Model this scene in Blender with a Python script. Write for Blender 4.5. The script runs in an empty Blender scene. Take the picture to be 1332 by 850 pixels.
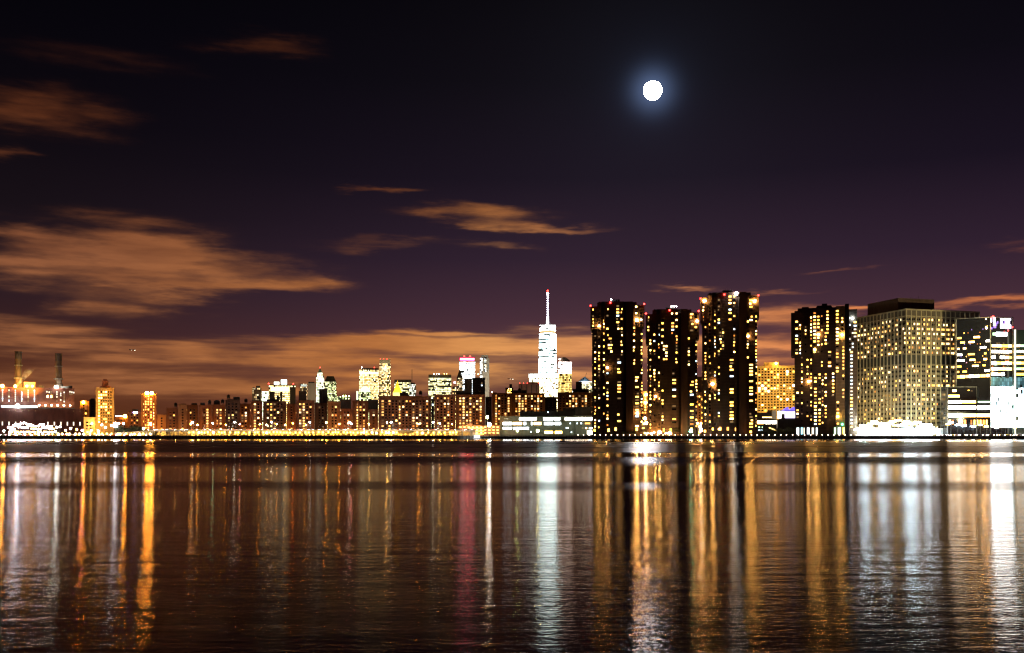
import bpy, bmesh, math, random
from mathutils import Vector, Matrix
random.seed(7)
R = math.radians
S = bpy.context.scene
COL = S.collection
F, HX, HY, CZ, GZ = 1295.0, 666.0, 564.0, 5.3, 3.0      # focal length in photo pixels, principal column, horizon row, eye height, quay height
def X(px, D): return (px - HX) / F * D
def Z(py, D): return CZ + (HY - py) / F * D

# ------------------------------------------------------------------ materials
MATS = {}
def pmat(name, col, rough=.8, metal=0, noise=0.0, scale=.4, spec=.3, bump=0.0, brick=None):
    if name in MATS: return MATS[name]
    m = bpy.data.materials.new(name); m.use_nodes = True; N = m.node_tree.nodes; L = m.node_tree.links
    b = N['Principled BSDF']; b.inputs['Roughness'].default_value = rough; b.inputs['Metallic'].default_value = metal
    b.inputs['Specular IOR Level'].default_value = spec
    b.inputs['Base Color'].default_value = (*col, 1)
    if noise or brick:
        tc = N.new('ShaderNodeTexCoord'); mp = N.new('ShaderNodeMapping'); mp.inputs['Scale'].default_value = (scale, scale, scale * .35)
        L.new(tc.outputs['Object'], mp.inputs[0])
        n = N.new('ShaderNodeTexNoise'); n.inputs['Detail'].default_value = 6; n.inputs['Scale'].default_value = 1; n.inputs['Roughness'].default_value = .65
        L.new(mp.outputs[0], n.inputs['Vector'])
        r = N.new('ShaderNodeValToRGB'); e = r.color_ramp.elements
        e[0].position = .3; e[1].position = .7
        e[0].color = (*[c * (1 - noise) for c in col], 1); e[1].color = (*[min(1, c * (1 + noise)) for c in col], 1)
        L.new(n.outputs['Fac'], r.inputs[0]); out = r.outputs[0]
        if brick:   # floor lines: a slightly paler slab edge at every storey
            sp = N.new('ShaderNodeSeparateXYZ'); L.new(tc.outputs['Object'], sp.inputs[0])
            d = N.new('ShaderNodeMath'); d.operation = 'DIVIDE'; d.inputs[1].default_value = brick; L.new(sp.outputs[2], d.inputs[0])
            f = N.new('ShaderNodeMath'); f.operation = 'FRACT'; L.new(d.outputs[0], f.inputs[0])
            g = N.new('ShaderNodeMath'); g.operation = 'GREATER_THAN'; g.inputs[1].default_value = .9; L.new(f.outputs[0], g.inputs[0])
            mx = N.new('ShaderNodeMixRGB'); mx.blend_type = 'MULTIPLY'; mx.inputs[2].default_value = (1.5, 1.5, 1.55, 1)
            L.new(g.outputs[0], mx.inputs[0]); L.new(out, mx.inputs[1]); out = mx.outputs[0]
        L.new(out, b.inputs['Base Color'])
        if bump:
            bp = N.new('ShaderNodeBump'); bp.inputs['Strength'].default_value = bump; L.new(n.outputs['Fac'], bp.inputs['Height']); L.new(bp.outputs[0], b.inputs['Normal'])
    MATS[name] = m; return m
def emat(name, col, s):
    if name in MATS: return MATS[name]
    m = bpy.data.materials.new(name); m.use_nodes = True; b = m.node_tree.nodes['Principled BSDF']
    b.inputs['Base Color'].default_value = (.02, .02, .02, 1); b.inputs['Roughness'].default_value = .2
    b.inputs['Emission Color'].default_value = (*col, 1); b.inputs['Emission Strength'].default_value = s
    MATS[name] = m; return m
def curtain(name, wall, a, b_, s, cw=3.0, ch=4.0, lit=.6, band=.5, seed=0.0, mull=.18, slab=.3, dirx=(1, .7)):
    """glass curtain wall: cells of cw x ch metres, some lit from inside"""
    if name in MATS: return MATS[name]
    m = bpy.data.materials.new(name); m.use_nodes = True; N = m.node_tree.nodes; L = m.node_tree.links; P = N['Principled BSDF']
    P.inputs['Base Color'].default_value = (*wall, 1); P.inputs['Roughness'].default_value = .3
    def M(op, *v):
        n = N.new('ShaderNodeMath'); n.operation = op
        for i, q in enumerate(v):
            if hasattr(q, 'links'): L.new(q, n.inputs[i])
            else: n.inputs[i].default_value = q
        return n.outputs[0]
    tc = N.new('ShaderNodeTexCoord'); sp = N.new('ShaderNodeSeparateXYZ'); L.new(tc.outputs['Object'], sp.inputs[0])
    u = M('ADD', M('MULTIPLY', sp.outputs[0], dirx[0] / cw), M('MULTIPLY', sp.outputs[1], dirx[1] / cw)); v = M('DIVIDE', sp.outputs[2], ch)
    fu, fv = M('FLOOR', u), M('FLOOR', v)
    def wn(x, y, z):
        c = N.new('ShaderNodeCombineXYZ')
        for i, q in enumerate((x, y, z)):
            if hasattr(q, 'links'): L.new(q, c.inputs[i])
            else: c.inputs[i].default_value = q
        w = N.new('ShaderNodeTexWhiteNoise'); w.noise_dimensions = '3D'; L.new(c.outputs[0], w.inputs['Vector']); return w.outputs['Value']
    cell = wn(fu, fv, seed); room = wn(M('FLOOR', M('DIVIDE', u, 4.0)), fv, seed + 3); flo = wn(fv, seed + 7, 1.0)
    val = M('ADD', M('MULTIPLY', cell, 1 - band), M('MULTIPLY', M('ADD', M('MULTIPLY', room, .5), M('MULTIPLY', flo, .5)), band))
    on = M('LESS_THAN', val, .12 + .76 * lit)
    mk = M('MULTIPLY', M('GREATER_THAN', M('FRACT', u), mull), M('GREATER_THAN', M('FRACT', v), slab))
    br = M('ADD', .35, M('MULTIPLY', M('POWER', wn(fu, fv, seed + 11), 1.6), 1.3))
    P_s = M('MULTIPLY', M('MULTIPLY', M('MULTIPLY', on, mk), br), s)
    mx = N.new('ShaderNodeMixRGB'); mx.inputs[1].default_value = (*a, 1); mx.inputs[2].default_value = (*b_, 1); L.new(wn(fu, fv, seed + 5), mx.inputs[0])
    L.new(mx.outputs[0], P.inputs['Emission Color']); L.new(P_s, P.inputs['Emission Strength'])
    MATS[name] = m; return m

BRICK = [pmat('red_brick', (.20, .075, .035), noise=.35, scale=.25), pmat('brown_brick', (.16, .07, .04), noise=.35, scale=.25), pmat('tan_brick', (.26, .13, .065), noise=.3, scale=.2), pmat('dark_brick', (.09, .045, .03), noise=.35, scale=.25)]
DARK = pmat('dark_roofing', (.035, .03, .03), noise=.4, scale=.5)
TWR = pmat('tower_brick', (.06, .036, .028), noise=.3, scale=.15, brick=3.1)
CONC = pmat('concrete', (.34, .31, .25), noise=.2, scale=.2)
CONCD = pmat('weathered_concrete', (.16, .15, .13), noise=.4, scale=.3)
METAL = pmat('painted_steel', (.12, .12, .12), rough=.5, metal=.4, noise=.2)
GLASSD = pmat('unlit_window_glass', (.012, .013, .016), rough=.12, spec=.6)
WHITE = pmat('white_paint', (.75, .74, .72), rough=.6, noise=.08)
WM = {}
for k, c, s in (('slit', (1, .86, .66), 1.7), ('glasslobby', (.85, .97, 1), 2.2), ('cream', (1, .50, .09), 8.5), ('bright', (1, .54, .11), 24.0), ('amber', (1, .40, .07), 4.5), ('white', (1, .60, .20), 11.0), ('cool', (.66, .84, 1), 4.0),
                ('orange', (1, .30, .05), 1.3), ('dim', (.75, .45, .20), .4), ('violet', (.45, .28, 1), 1.5), ('yellow', (1, .54, .07), 7.5), ('green', (.55, 1, .5), 3.0),
                ('glare', (1, .88, .66), 26.0), ('lobby', (.85, .95, 1), 16.0), ('aqua', (.35, .85, 1), 3.5), ('gold', (1, .44, .06), 13.0)):
    WM[k] = emat('lit_window_' + k, c, s)
for k_, f_ in (('cream', 2.6), ('amber', 1.2), ('white', 3.2), ('yellow', 2.2), ('bright', 5.5), ('orange', .7)):
    c_ = {'cream': (1, .56, .17), 'amber': (1, .42, .09), 'white': (1, .72, .38), 'yellow': (1, .56, .12), 'bright': (1, .64, .22), 'orange': (1, .3, .05)}[k_]
    WM['soft_' + k_] = emat('soft_window_' + k_, c_, f_)
WM['off'] = GLASSD
PAL_HOME = (['cream'] * 6 + ['bright'] * 1 + ['amber'] * 5 + ['white'] * 3 + ['yellow'] * 3 + ['dim'] * 4 + ['orange'] + ['cool'])
PAL_ROW = (['soft_cream'] * 7 + ['soft_amber'] * 4 + ['soft_white'] * 3 + ['soft_yellow'] * 4 + ['dim'] * 5 + ['orange'] * 2 + ['soft_bright'] * 2)
PAL_OFF = (['soft_yellow'] * 5 + ['soft_cream'] * 5 + ['soft_white'] * 5 + ['soft_bright'] * 2 + ['dim'] * 3 + ['soft_amber'] * 2)
L_WHITE = emat('lamp_white', (1, .93, .82), 60); L_COOL = emat('lamp_cool', (.75, .88, 1), 80); L_SOD = emat('lamp_sodium', (1, .47, .07), 55)
L_GOLD = emat('lamp_gold', (1, .62, .12), 40); L_RED = emat('lamp_red', (1, .03, .02), 14); L_GREEN = emat('lamp_green', (.1, 1, .45), 40)
L_YG = emat('lamp_lime', (.75, 1, .2), 45); L_PINK = emat('lamp_pink', (1, .45, .75), 60); L_PROM = emat('lamp_promenade', (1, .72, .5), 16)

# ------------------------------------------------------------------ mesh helpers
class MB:
    def __init__(s): s.v = []; s.f = []; s.m = []; s.mats = []
    def mi(s, mat):
        if mat not in s.mats: s.mats.append(mat)
        return s.mats.index(mat)
    def add(s, vs, fs, mat):
        o = len(s.v); s.v += vs; i = s.mi(mat)
        for f in fs: s.f.append([o + k for k in f]); s.m.append(i)
    def box(s, x0, x1, y0, y1, z0, z1, mat):
        s.add([(x0, y0, z0), (x1, y0, z0), (x1, y1, z0), (x0, y1, z0), (x0, y0, z1), (x1, y0, z1), (x1, y1, z1), (x0, y1, z1)],
              [(0, 3, 2, 1), (4, 5, 6, 7), (0, 1, 5, 4), (1, 2, 6, 5), (2, 3, 7, 6), (3, 0, 4, 7)], mat)
    def prism(s, pts, z0, z1, mat, top=None):
        n = len(pts); top = top or pts
        s.add([(p[0], p[1], z0) for p in pts] + [(p[0], p[1], z1) for p in top],
              [tuple(reversed(range(n))), tuple(range(n, 2 * n))] + [(i, (i + 1) % n, n + (i + 1) % n, n + i) for i in range(n)], mat)
    def cyl(s, x, y, z0, z1, r0, r1, mat, n=10):
        a = [(x + r0 * math.cos(2 * math.pi * i / n), y + r0 * math.sin(2 * math.pi * i / n)) for i in range(n)]
        b = [(x + r1 * math.cos(2 * math.pi * i / n), y + r1 * math.sin(2 * math.pi * i / n)) for i in range(n)]
        s.prism(a, z0, z1, mat, b)
    def tube(s, p0, p1, r, mat, n=6):
        p0, p1 = Vector(p0), Vector(p1); d = (p1 - p0).normalized(); u = d.orthogonal().normalized(); w = d.cross(u)
        vs = [tuple(p + r * (math.cos(2 * math.pi * i / n) * u + math.sin(2 * math.pi * i / n) * w)) for p in (p0, p1) for i in range(n)]
        s.add(vs, [tuple(reversed(range(n))), tuple(range(n, 2 * n))] + [(i, (i + 1) % n, n + (i + 1) % n, n + i) for i in range(n)], mat)
    def ball(s, x, y, z, r, mat, n=10, k=6, sz=1.0):
        vs = [(x, y, z + r * sz)]; fs = []
        for j in range(1, k):
            t = math.pi * j / k
            for i in range(n): a = 2 * math.pi * i / n; vs.append((x + r * math.sin(t) * math.cos(a), y + r * math.sin(t) * math.sin(a), z + r * sz * math.cos(t)))
        vs.append((x, y, z - r * sz))
        for i in range(n): fs.append((0, 1 + i, 1 + (i + 1) % n))
        for j in range(k - 2):
            for i in range(n): a = 1 + j * n; fs.append((a + i, a + n + i, a + n + (i + 1) % n, a + (i + 1) % n))
        a = 1 + (k - 2) * n
        for i in range(n): fs.append((a + i, len(vs) - 1, a + (i + 1) % n))
        s.add(vs, fs, mat)
    def mesh(s, name):
        me = bpy.data.meshes.new(name); me.from_pydata(s.v, [], s.f)
        for m in s.mats: me.materials.append(m)
        me.polygons.foreach_set('material_index', s.m); me.update(); return me
    def build(s, name, parent=None, loc=(0, 0, 0), smooth=False):
        me = s.mesh(name)
        if smooth: me.polygons.foreach_set('use_smooth', [True] * len(me.polygons))
        o = bpy.data.objects.new(name, me); COL.objects.link(o); o.location = loc
        if parent: o.parent = parent
        return o
def tag(o, label=None, cat=None, group=None, kind=None):
    if label: o['label'] = label
    if cat: o['category'] = cat
    if group: o['group'] = group
    if kind: o['kind'] = kind
    return o
def thing(name, label, cat, loc, yaw=0, group=None):
    o = bpy.data.objects.new(name, None); COL.objects.link(o); o.location = loc; o.rotation_euler = (0, 0, yaw); return tag(o, label, cat, group)
def copy_tree(o, parent=None):
    c = o.copy(); COL.objects.link(c)
    if parent: c.parent = parent
    for ch in list(o.children): copy_tree(ch, c)
    return c
def box(name, parent, x0, x1, y0, y1, z0, z1, mat, label=None):
    b = MB(); b.box(x0, x1, y0, y1, z0, z1, mat); o = b.build(name, parent)
    if label: o['label'] = label
    return o
def spot(parent, loc, aim, E, col, cone=120, size=1.5, blend=.6, ref=None):
    """an added spot light with no fixture, itself unseen; E = irradiance it should give at the aim point"""
    d = (Vector(aim) - Vector(loc)); P = E * 4 * math.pi * (ref or d.length) ** 2
    l = bpy.data.lights.new('added_fill_spot', 'SPOT'); l.energy = P; l.color = col; l.spot_size = R(cone); l.spot_blend = blend; l.shadow_soft_size = size
    o = bpy.data.objects.new('added_fill_spot', l); COL.objects.link(o); o.parent = parent; o.location = loc
    o.rotation_euler = d.to_track_quat('-Z', 'Y').to_euler(); return o
def point(parent, loc, P, col, size=.5):
    l = bpy.data.lights.new('lamp_fill', 'POINT'); l.energy = P; l.color = col; l.shadow_soft_size = size
    o = bpy.data.objects.new('lamp_fill', l); COL.objects.link(o); o.parent = parent; o.location = loc; return o

WC = {}
def win_mesh(w, h, key):
    k = (round(w, 1), round(h, 1), key)
    if k not in WC:
        b = MB(); w2, h2 = k[0] / 2, k[1] / 2; b.box(-w2, w2, -.14, .06, -h2, h2, WM[key]); WC[k] = b.mesh('window')
    return WC[k]
def put_windows(root, wins, cap=100, name='window'):
    """wins: (x, y, z, angle, w, h, key) in the building's own frame; past the cap the rest is one part"""
    lit = [w for w in wins if w[6] != 'off']; off = [w for w in wins if w[6] == 'off']
    lit.sort(key=lambda w: -w[4] * w[5] + random.random() * .01); order = lit + off
    for (x, y, z, a, w, h, k) in order[:cap]:
        o = bpy.data.objects.new(name, win_mesh(w, h, k)); COL.objects.link(o); o.parent = root; o.location = (x, y, z); o.rotation_euler = (0, 0, a)
    rest = order[cap:]
    if rest:
        b = MB()
        for (x, y, z, a, w, h, k) in rest:
            c, s = math.cos(a), math.sin(a); w2, h2 = w / 2, h / 2
            vs = [(x + c * u - s * v, y + s * u + c * v, z + t) for t in (-h2, h2) for (u, v) in ((-w2, -.14), (w2, -.14), (w2, .06), (-w2, .06))]
            b.add(vs, [(0, 3, 2, 1), (4, 5, 6, 7), (0, 1, 5, 4), (1, 2, 6, 5), (2, 3, 7, 6), (3, 0, 4, 7)], WM[k])
        o = b.build(name, root); o['kind'] = 'stuff'
def grid(wins, p0, p1, z0, z1, pitch, row, ww, wh, lit, pal, cluster=.5, off=True, skip=None, inset=1.5):
    """a facade of windows along p0->p1 (local), columns differ in how many are lit"""
    p0, p1 = Vector((*p0, 0)), Vector((*p1, 0)); d = p1 - p0; Ln = d.length; d.normalize(); a = math.atan2(d.y, d.x)
    n = max(1, int((Ln - 2 * inset) / pitch)); st = (Ln - n * pitch) / 2 + pitch / 2; nr = max(1, int((z1 - z0) / row))
    for i in range(n):
        cb = random.choice((.15, .5, 1.0, 1.7, 2.1)) if random.random() < cluster else 1.0
        for j in range(nr):
            if skip and skip(i, j, n, nr): continue
            p = p0 + d * (st + i * pitch); z = z0 + (j + .5) * row
            on = random.random() < lit * cb
            if on or off: wins.append((p.x, p.y, z, a, ww, wh, random.choice(pal) if on else 'off'))

class B:
    """a building seen from photo column x0 to x1, roof at row yt, front wall at distance D"""
    def __init__(s, name, label, cat, x0, x1, yt, D, depth, mat, yaw=0, group=None, part='wall', parapet=True):
        s.D = D; s.x0 = x0; s.t0 = (x0 - HX) / F; s.th = th = -math.atan(((x0 + x1) / 2 - HX) / F) if (x0 < HX or D > 1100) else 0.0; yaw = th
        s.w = s.lx(x1); s.Dm = D + s.w / 2 * math.sin(th); s.h = s.lz(yt); s.dep = depth
        s.root = thing(name, label, cat, (X(x0, D), D, GZ), yaw, group)
        b = MB(); b.box(0, s.w, 0, depth, 0, s.h, mat)
        if parapet: b.box(-.25, s.w + .25, -.25, depth + .25, s.h - .5, s.h + .45, mat)
        s.wall = b.build(part, s.root)
    def lx(s, px):
        t = (px - HX) / F; return (t * s.D - s.t0 * s.D) / (math.cos(s.th) - t * math.sin(s.th))
    def lz(s, py): return Z(py, s.Dm) - GZ
    def block(s, name, x0, x1, y0, y1, mat, dy0=3, dy1=None, label=None):   # rows y0 (top) to y1 (bottom)
        return box(name, s.root, s.lx(x0), s.lx(x1), dy0, dy1 if dy1 is not None else s.dep * .8, s.lz(y1), s.lz(y0), mat, label)
    def lamp(s, px, py, mat, r=.7, y=-.5, name='warning_light'):
        b = MB(); b.ball(0, 0, 0, r, mat, 8, 5); b.cyl(0, 0, -r * 1.6, -r * .9, r * .3, r * .3, METAL, 6); return b.build(name, s.root, (s.lx(px), y, s.lz(py)))

# ------------------------------------------------------------------ ground, water
def sheet(name, x0, x1, y0, y1, z, mat):
    b = MB(); b.add([(x0, y0, z), (x1, y0, z), (x1, y1, z), (x0, y1, z)], [(0, 1, 2, 3)], mat); return tag(b.build(name), kind='structure')
SH = 930.0
def water_mat():
    m = bpy.data.materials.new('river_water'); m.use_nodes = True; N = m.node_tree.nodes; L = m.node_tree.links; N.clear()
    out = N.new('ShaderNodeOutputMaterial'); gl = N.new('ShaderNodeBsdfAnisotropic'); gl.distribution = 'BECKMANN'; df = N.new('ShaderNodeBsdfDiffuse'); mx = N.new('ShaderNodeMixShader'); fr = N.new('ShaderNodeFresnel')
    fr.inputs['IOR'].default_value = 1.33; df.inputs['Color'].default_value = (.006, .004, .003, 1)
    geo = N.new('ShaderNodeNewGeometry'); sp = N.new('ShaderNodeSeparateXYZ'); L.new(geo.outputs['Position'], sp.inputs[0])
    tan = N.new('ShaderNodeCombineXYZ'); tan.inputs[0].default_value = 1; L.new(tan.outputs[0], gl.inputs['Tangent'])
    gl.inputs['Anisotropy'].default_value = WATER_ANISO
    gl.inputs['Color'].default_value = (.45, .40, .385, 1)
    def M(op, *v):
        n = N.new('ShaderNodeMath'); n.operation = op
        for i, q in enumerate(v):
            if hasattr(q, 'links'): L.new(q, n.inputs[i])
            else: n.inputs[i].default_value = q
        return n.outputs[0]
    def noise(sx, sy, det, rough=.6, sc=1.0, dist=0):
        mp = N.new('ShaderNodeMapping'); mp.inputs['Scale'].default_value = (sx, sy, 1); L.new(geo.outputs['Position'], mp.inputs[0])
        n = N.new('ShaderNodeTexNoise'); n.inputs['Scale'].default_value = sc; n.inputs['Detail'].default_value = det; n.inputs['Roughness'].default_value = rough; n.inputs['Distortion'].default_value = dist
        L.new(mp.outputs[0], n.inputs['Vector']); return n.outputs['Fac']
    # wind: long slicks across the river, rougher strip towards the far shore
    def band(y0, y1, y2, y3, src=None):
        src = src or sp.outputs[1]
        r = N.new('ShaderNodeMapRange'); r.interpolation_type = 'SMOOTHSTEP'; L.new(src, r.inputs[0]); r.inputs[1].default_value = y0; r.inputs[2].default_value = y1
        q = N.new('ShaderNodeMapRange'); q.interpolation_type = 'SMOOTHSTEP'; L.new(src, q.inputs[0]); q.inputs[1].default_value = y2; q.inputs[2].default_value = y3; q.inputs[3].default_value = 1; q.inputs[4].default_value = 0
        return M('MULTIPLY', r.outputs[0], q.outputs[0])
    wind = noise(.0016, .011, 3, .55)
    yw = M('ADD', sp.outputs[1], M('MULTIPLY', M('SUBTRACT', noise(.006, .012, 3), .5), 46)); strip = M('ADD', M('MULTIPLY', band(150, 190, 215, 232, yw), .9), M('ADD', M('MULTIPLY', band(88, 97, 104, 114, M('ADD', M('MULTIPLY', M('SUBTRACT', yw, sp.outputs[1]), .4), sp.outputs[1])), .45), M('MULTIPLY', band(250, 290, 560, 760, yw), 1.0)))
    rough = M('ADD', M('ADD', WATER_ROUGH, M('MULTIPLY', M('SUBTRACT', wind, .5), .08)), M('MULTIPLY', strip, .16))
    L.new(rough, gl.inputs['Roughness'])
    h = M('ADD', M('ADD', M('MULTIPLY', noise(.9, 3.2, 3, .6, dist=.4), .055), M('MULTIPLY', noise(.16, .7, 2, .5, dist=.3), .12)), M('MULTIPLY', noise(3.5, 11, 2, .5), .010)); h = M('ADD', h, M('MULTIPLY', M('MULTIPLY', noise(2.4, 4.5, 3, .6), band(-500, -450, 26, 70)), .06))
    bp = N.new('ShaderNodeBump'); bp.inputs['Strength'].default_value = WATER_BUMP; bp.inputs['Distance'].default_value = 1.0; L.new(h, bp.inputs['Height'])
    L.new(bp.outputs[0], gl.inputs['Normal']); L.new(bp.outputs[0], fr.inputs['Normal'])
    L.new(fr.outputs[0], mx.inputs[0]); L.new(df.outputs[0], mx.inputs[1]); L.new(gl.outputs[0], mx.inputs[2]); L.new(mx.outputs[0], out.inputs['Surface'])
    return m
WATER_ROUGH, WATER_ANISO, WATER_BUMP = .121, .62, .22
sheet('river', -12000, 12000, -400, SH + 2, 0, water_mat())
sheet('land', -16000, 16000, SH, 14000, GZ - .01, pmat('city_ground', (.05, .047, .045), noise=.3, scale=.02))
sheet('highway_road', -700, 700, SH + 8, SH + 30, GZ + .02, pmat('asphalt', (.05, .05, .05), noise=.3, scale=.3))
sheet('promenade_pavement', -700, 700, SH + 1.2, SH + 5.5, GZ + .02, pmat('paving', (.18, .17, .16), noise=.3, scale=.5))
def seawall(x0, x1, label, top=GZ):
    t = thing('seawall', label, 'seawall', (X(x0, SH), SH, -2)); W = (x1 - x0) / F * SH
    box('wall', t, 0, W, 0, 1.2, 0, top + 2, CONCD)
    b = MB(); x = 1.0
    while x < W - 1: b.cyl(x, -.25, 0, top + 2.25 + random.uniform(-.3, .3), .22, .2, DARK, 7); x += random.uniform(2.0, 3.4)
    o = b.build('fender_pile', t); o['kind'] = 'stuff'
    b = MB(); b.box(0, W, .5, .58, top + 3.05, top + 3.13, METAL); b.box(0, W, .5, .58, top + 2.5, top + 2.56, METAL); x = .5
    while x < W: b.box(x, x + .08, .5, .58, top + 2, top + 3.1, METAL); x += 2.4
    b.build('railing', t)
seawall(-140, 748, 'dark concrete seawall with timber piles below the highway')
seawall(748.4, 1460, 'dark concrete seawall below the four tall towers and offices')

# ------------------------------------------------------------------ far downtown
WDARK = pmat('dark_stone', (.06, .05, .045), noise=.3, scale=.1); PALE = pmat('pale_stone', (.38, .33, .26), noise=.15, scale=.05)
cw_gold = curtain('office_gold', (.12, .1, .07), (1, .58, .14), (1, .8, .42), 3.4, 3.6, 5.2, .62, .35, 1)
cw_gold2 = curtain('office_gold_dense', (.12, .1, .07), (1, .62, .16), (1, .84, .45), 3.6, 4.2, 5.5, .85, .3, 5)
cw_green = curtain('office_green', (.1, .12, .08), (.75, 1, .4), (1, .92, .5), 2.6, 3.6, 5.0, .62, .3, 2)
cw_white = curtain('office_white', (.15, .17, .17), (.72, .98, 1), (1, 1, .92), 7.0, 4.4, 5.5, .86, .3, 3, .12, .2)
cw_band = curtain('office_banded', (.08, .08, .06), (1, .8, .32), (.85, 1, .6), 3.2, 3.6, 5.5, .58, .8, 4, .1, .42)
cw_pink = curtain('office_bright', (.2, .16, .13), (1, .90, .85), (1, .7, .6), 17.0, 4, 5.5, .85, .4, 6, .12, .2)
cw_dim = curtain('office_dim', (.10, .075, .05), (1, .62, .2), (1, .8, .5), 1.5, 4, 5.5, .4, .3, 8)
DT = 3600.0
def far(label, x0, x1, yt, D, mat, depth=35, name='office_tower', cat='tower', part='curtain_wall', parapet=False):
    return B(name, label, cat, x0, x1, yt, D, depth, mat, part=part, parapet=parapet)
b = far('small dark stepped block with warm windows, left of the green-white lit block', 328, 340, 505, 2600, cw_dim, name='office_block', cat='building'); b.block('penthouse', 333, 338.5, 502, 505, WDARK); b.block('penthouse', 328.5, 331.5, 504, 505, WDARK)
spot(b.root, (b.w / 2, -60, 60), (b.w / 2, 0, 70), 2.0, (1, .4, .08))
b = far('squat block blazing green-white, in front of the wide office with roof signs', 340.5, 349, 509.5, 2500, curtain('green_blaze', (.2, .2, .15), (.8, 1, .6), (1, 1, .8), 5, 4, 5, .9, .2, 12, .1, .15), name='office_block', cat='building'); b.block('roof_edge', 340.2, 349.3, 508.8, 509.5, WDARK, 0, 30)
b = far('wide office with a lit top storey and two white rooftop signs', 349.5, 384.5, 502, 2700, cw_gold2, name='office_block', cat='building')
b.block('roof_slab', 349, 385, 500.6, 502, WDARK, -2, 34); b.block('lit_storey', 352, 376.5, 504, 509.5, emat('lit_storey_gold', (1, .86, .4), 3), -.6, 1)
b.block('wall_panel', 350.2, 357.5, 510, 530, WDARK, -.8, 1); b.block('wall_panel', 377, 384.5, 503.5, 530, pmat('dark_stone2', (.10, .07, .05), noise=.3), -.8, 1); b.block('wall_panel', 364.5, 367.5, 510, 530, WDARK, -.8, 1)
b.block('roof_sign', 356.5, 363.2, 497, 500.6, emat('sign_white', (.9, 1, .85), 4), 2, 4); b.block('roof_sign', 365.5, 373.2, 494, 500, emat('sign_white2', (.7, 1, .95), 4), 4, 6)
b.lamp(349.5, 499.5, L_RED, 1.8); b.lamp(381.5, 499.5, L_RED, 1.8)
b = far('narrow grey tower with a pale lit cap, right of the sign-topped office', 390.5, 400, 499.5, 3000, cw_dim); b.block('lit_cap', 391.5, 399, 500.3, 503, emat('cap_pale', (.8, .9, .8), .8), -.6, 1); b.block('mast', 388.8, 389.3, 497.5, 515, METAL, 2, 4)
b = far('plain pale grey slab tower beside the gothic spire', 400.5, 410.5, 498.5, 3100, PALE, part='wall'); spot(b.root, (b.w / 2, -120, 90), (b.w / 2, 0, 120), 1.1, (1, .75, .5)); b.block('mechanical_floor', 401, 409, 496.8, 498.5, WDARK)
# gothic tower with spire
b = far('slender gothic tower with a stepped pointed spire and red tip lamp', 411, 421.5, 491, DT, curtain('gothic_lit', (.2, .2, .14), (1, .98, .7), (.8, .95, .65), 3.5, 4.2, 6, .85, .2, 9, .3, .25), name='spired_tower')
b.block('upper_shaft', 413, 419.5, 485, 491, MATS['gothic_lit'], 6, 24); m = MB(); cx = b.lx(416.3)
m.prism([(cx - 8, 8), (cx + 8, 8), (cx + 8, 22), (cx - 8, 22)], b.lz(485), b.lz(478.5), pmat('copper_roof', (.10, .16, .12), noise=.3), [(cx - .6, 14), (cx + .6, 14), (cx + .6, 15), (cx - .6, 15)])
for q in (412, 420.6): m.prism([(b.lx(q) - 3, 3), (b.lx(q) + 3, 3), (b.lx(q) + 3, 9), (b.lx(q) - 3, 9)], b.lz(491), b.lz(488), MATS['copper_roof'], [(b.lx(q) - .3, 6), (b.lx(q) + .3, 6), (b.lx(q) + .3, 6.5), (b.lx(q) - .3, 6.5)])
m.build('spire', b.root); b.lamp(416.3, 478, L_RED, 2.0, 14)
spot(b.root, (cx, -60, b.lz(492)), (cx, 8, b.lz(482)), 1.2, (1, .9, .6))
b = far('lit green-yellow tower with a dark hipped roof beside the gothic spire', 421.8, 437.5, 497, 3500, cw_green); m = MB(); w = b.w
m.prism([(0, 0), (w, 0), (w, 35), (0, 35)], b.h, b.lz(489.3), WDARK, [(w * .22, 12), (w * .78, 12), (w * .78, 22), (w * .22, 22)]); m.build('roof', b.root)
b = far('low block with green rooftop lamps behind the brick flats', 438, 456, 516, 2600, cw_green, name='office_block', cat='building')
for q in (446.5, 450, 454): b.lamp(q, 515.2, L_YG, 1.6)
b = far('broad golden office block with a bright top floor and a thin parapet', 467, 492.8, 481.5, 3400, cw_gold2, name='office_block'); b.block('mechanical_floor', 471, 492.5, 479, 481.5, WDARK, 2, 30); b.block('lit_storey', 467.5, 492, 484, 487, emat('lit_storey_warm', (1, .85, .45), 2.6), -.6, 1)
for q in (470.5, 487): b.lamp(q, 478.2, L_RED if q > 480 else L_WHITE, 1.5)
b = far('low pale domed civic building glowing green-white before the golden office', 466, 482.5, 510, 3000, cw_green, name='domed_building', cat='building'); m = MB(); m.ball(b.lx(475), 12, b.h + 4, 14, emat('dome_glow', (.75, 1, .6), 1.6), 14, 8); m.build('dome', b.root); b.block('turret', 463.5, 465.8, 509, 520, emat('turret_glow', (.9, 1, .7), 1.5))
b = far('tall slim golden tower with a grey cap and red lamps', 493.5, 508, 473, 3450, cw_gold); b.block('cap', 493.8, 507.7, 467.3, 473, pmat('grey_louvres', (.3, .26, .18), noise=.2), .5, 34); spot(b.root, (b.w / 2, -50, b.lz(480)), (b.w / 2, 0, b.lz(470)), 2.4, (1, .85, .5))
for q in (495, 499, 503.5): b.lamp(q, 467, L_RED, 1.3)
b = far('block with a dark flat cap behind the golden pyramid roof', 513, 534, 498, 3500, cw_band, name='office_block', cat='building'); b.block('cap', 513, 535, 494, 498, WDARK, -.5, 34); b.block('mast', 535.6, 536.3, 480.5, 500, METAL, 5, 7)
b = B('pyramid_building', 'low building with a glowing golden pyramid roof', 'building', 511, 523, 511, 3000, 28, PALE, part='wall'); m = MB(); w = b.w; G = pmat('gilded_roof', (.75, .45, .06), rough=.4, noise=.15)
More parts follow.
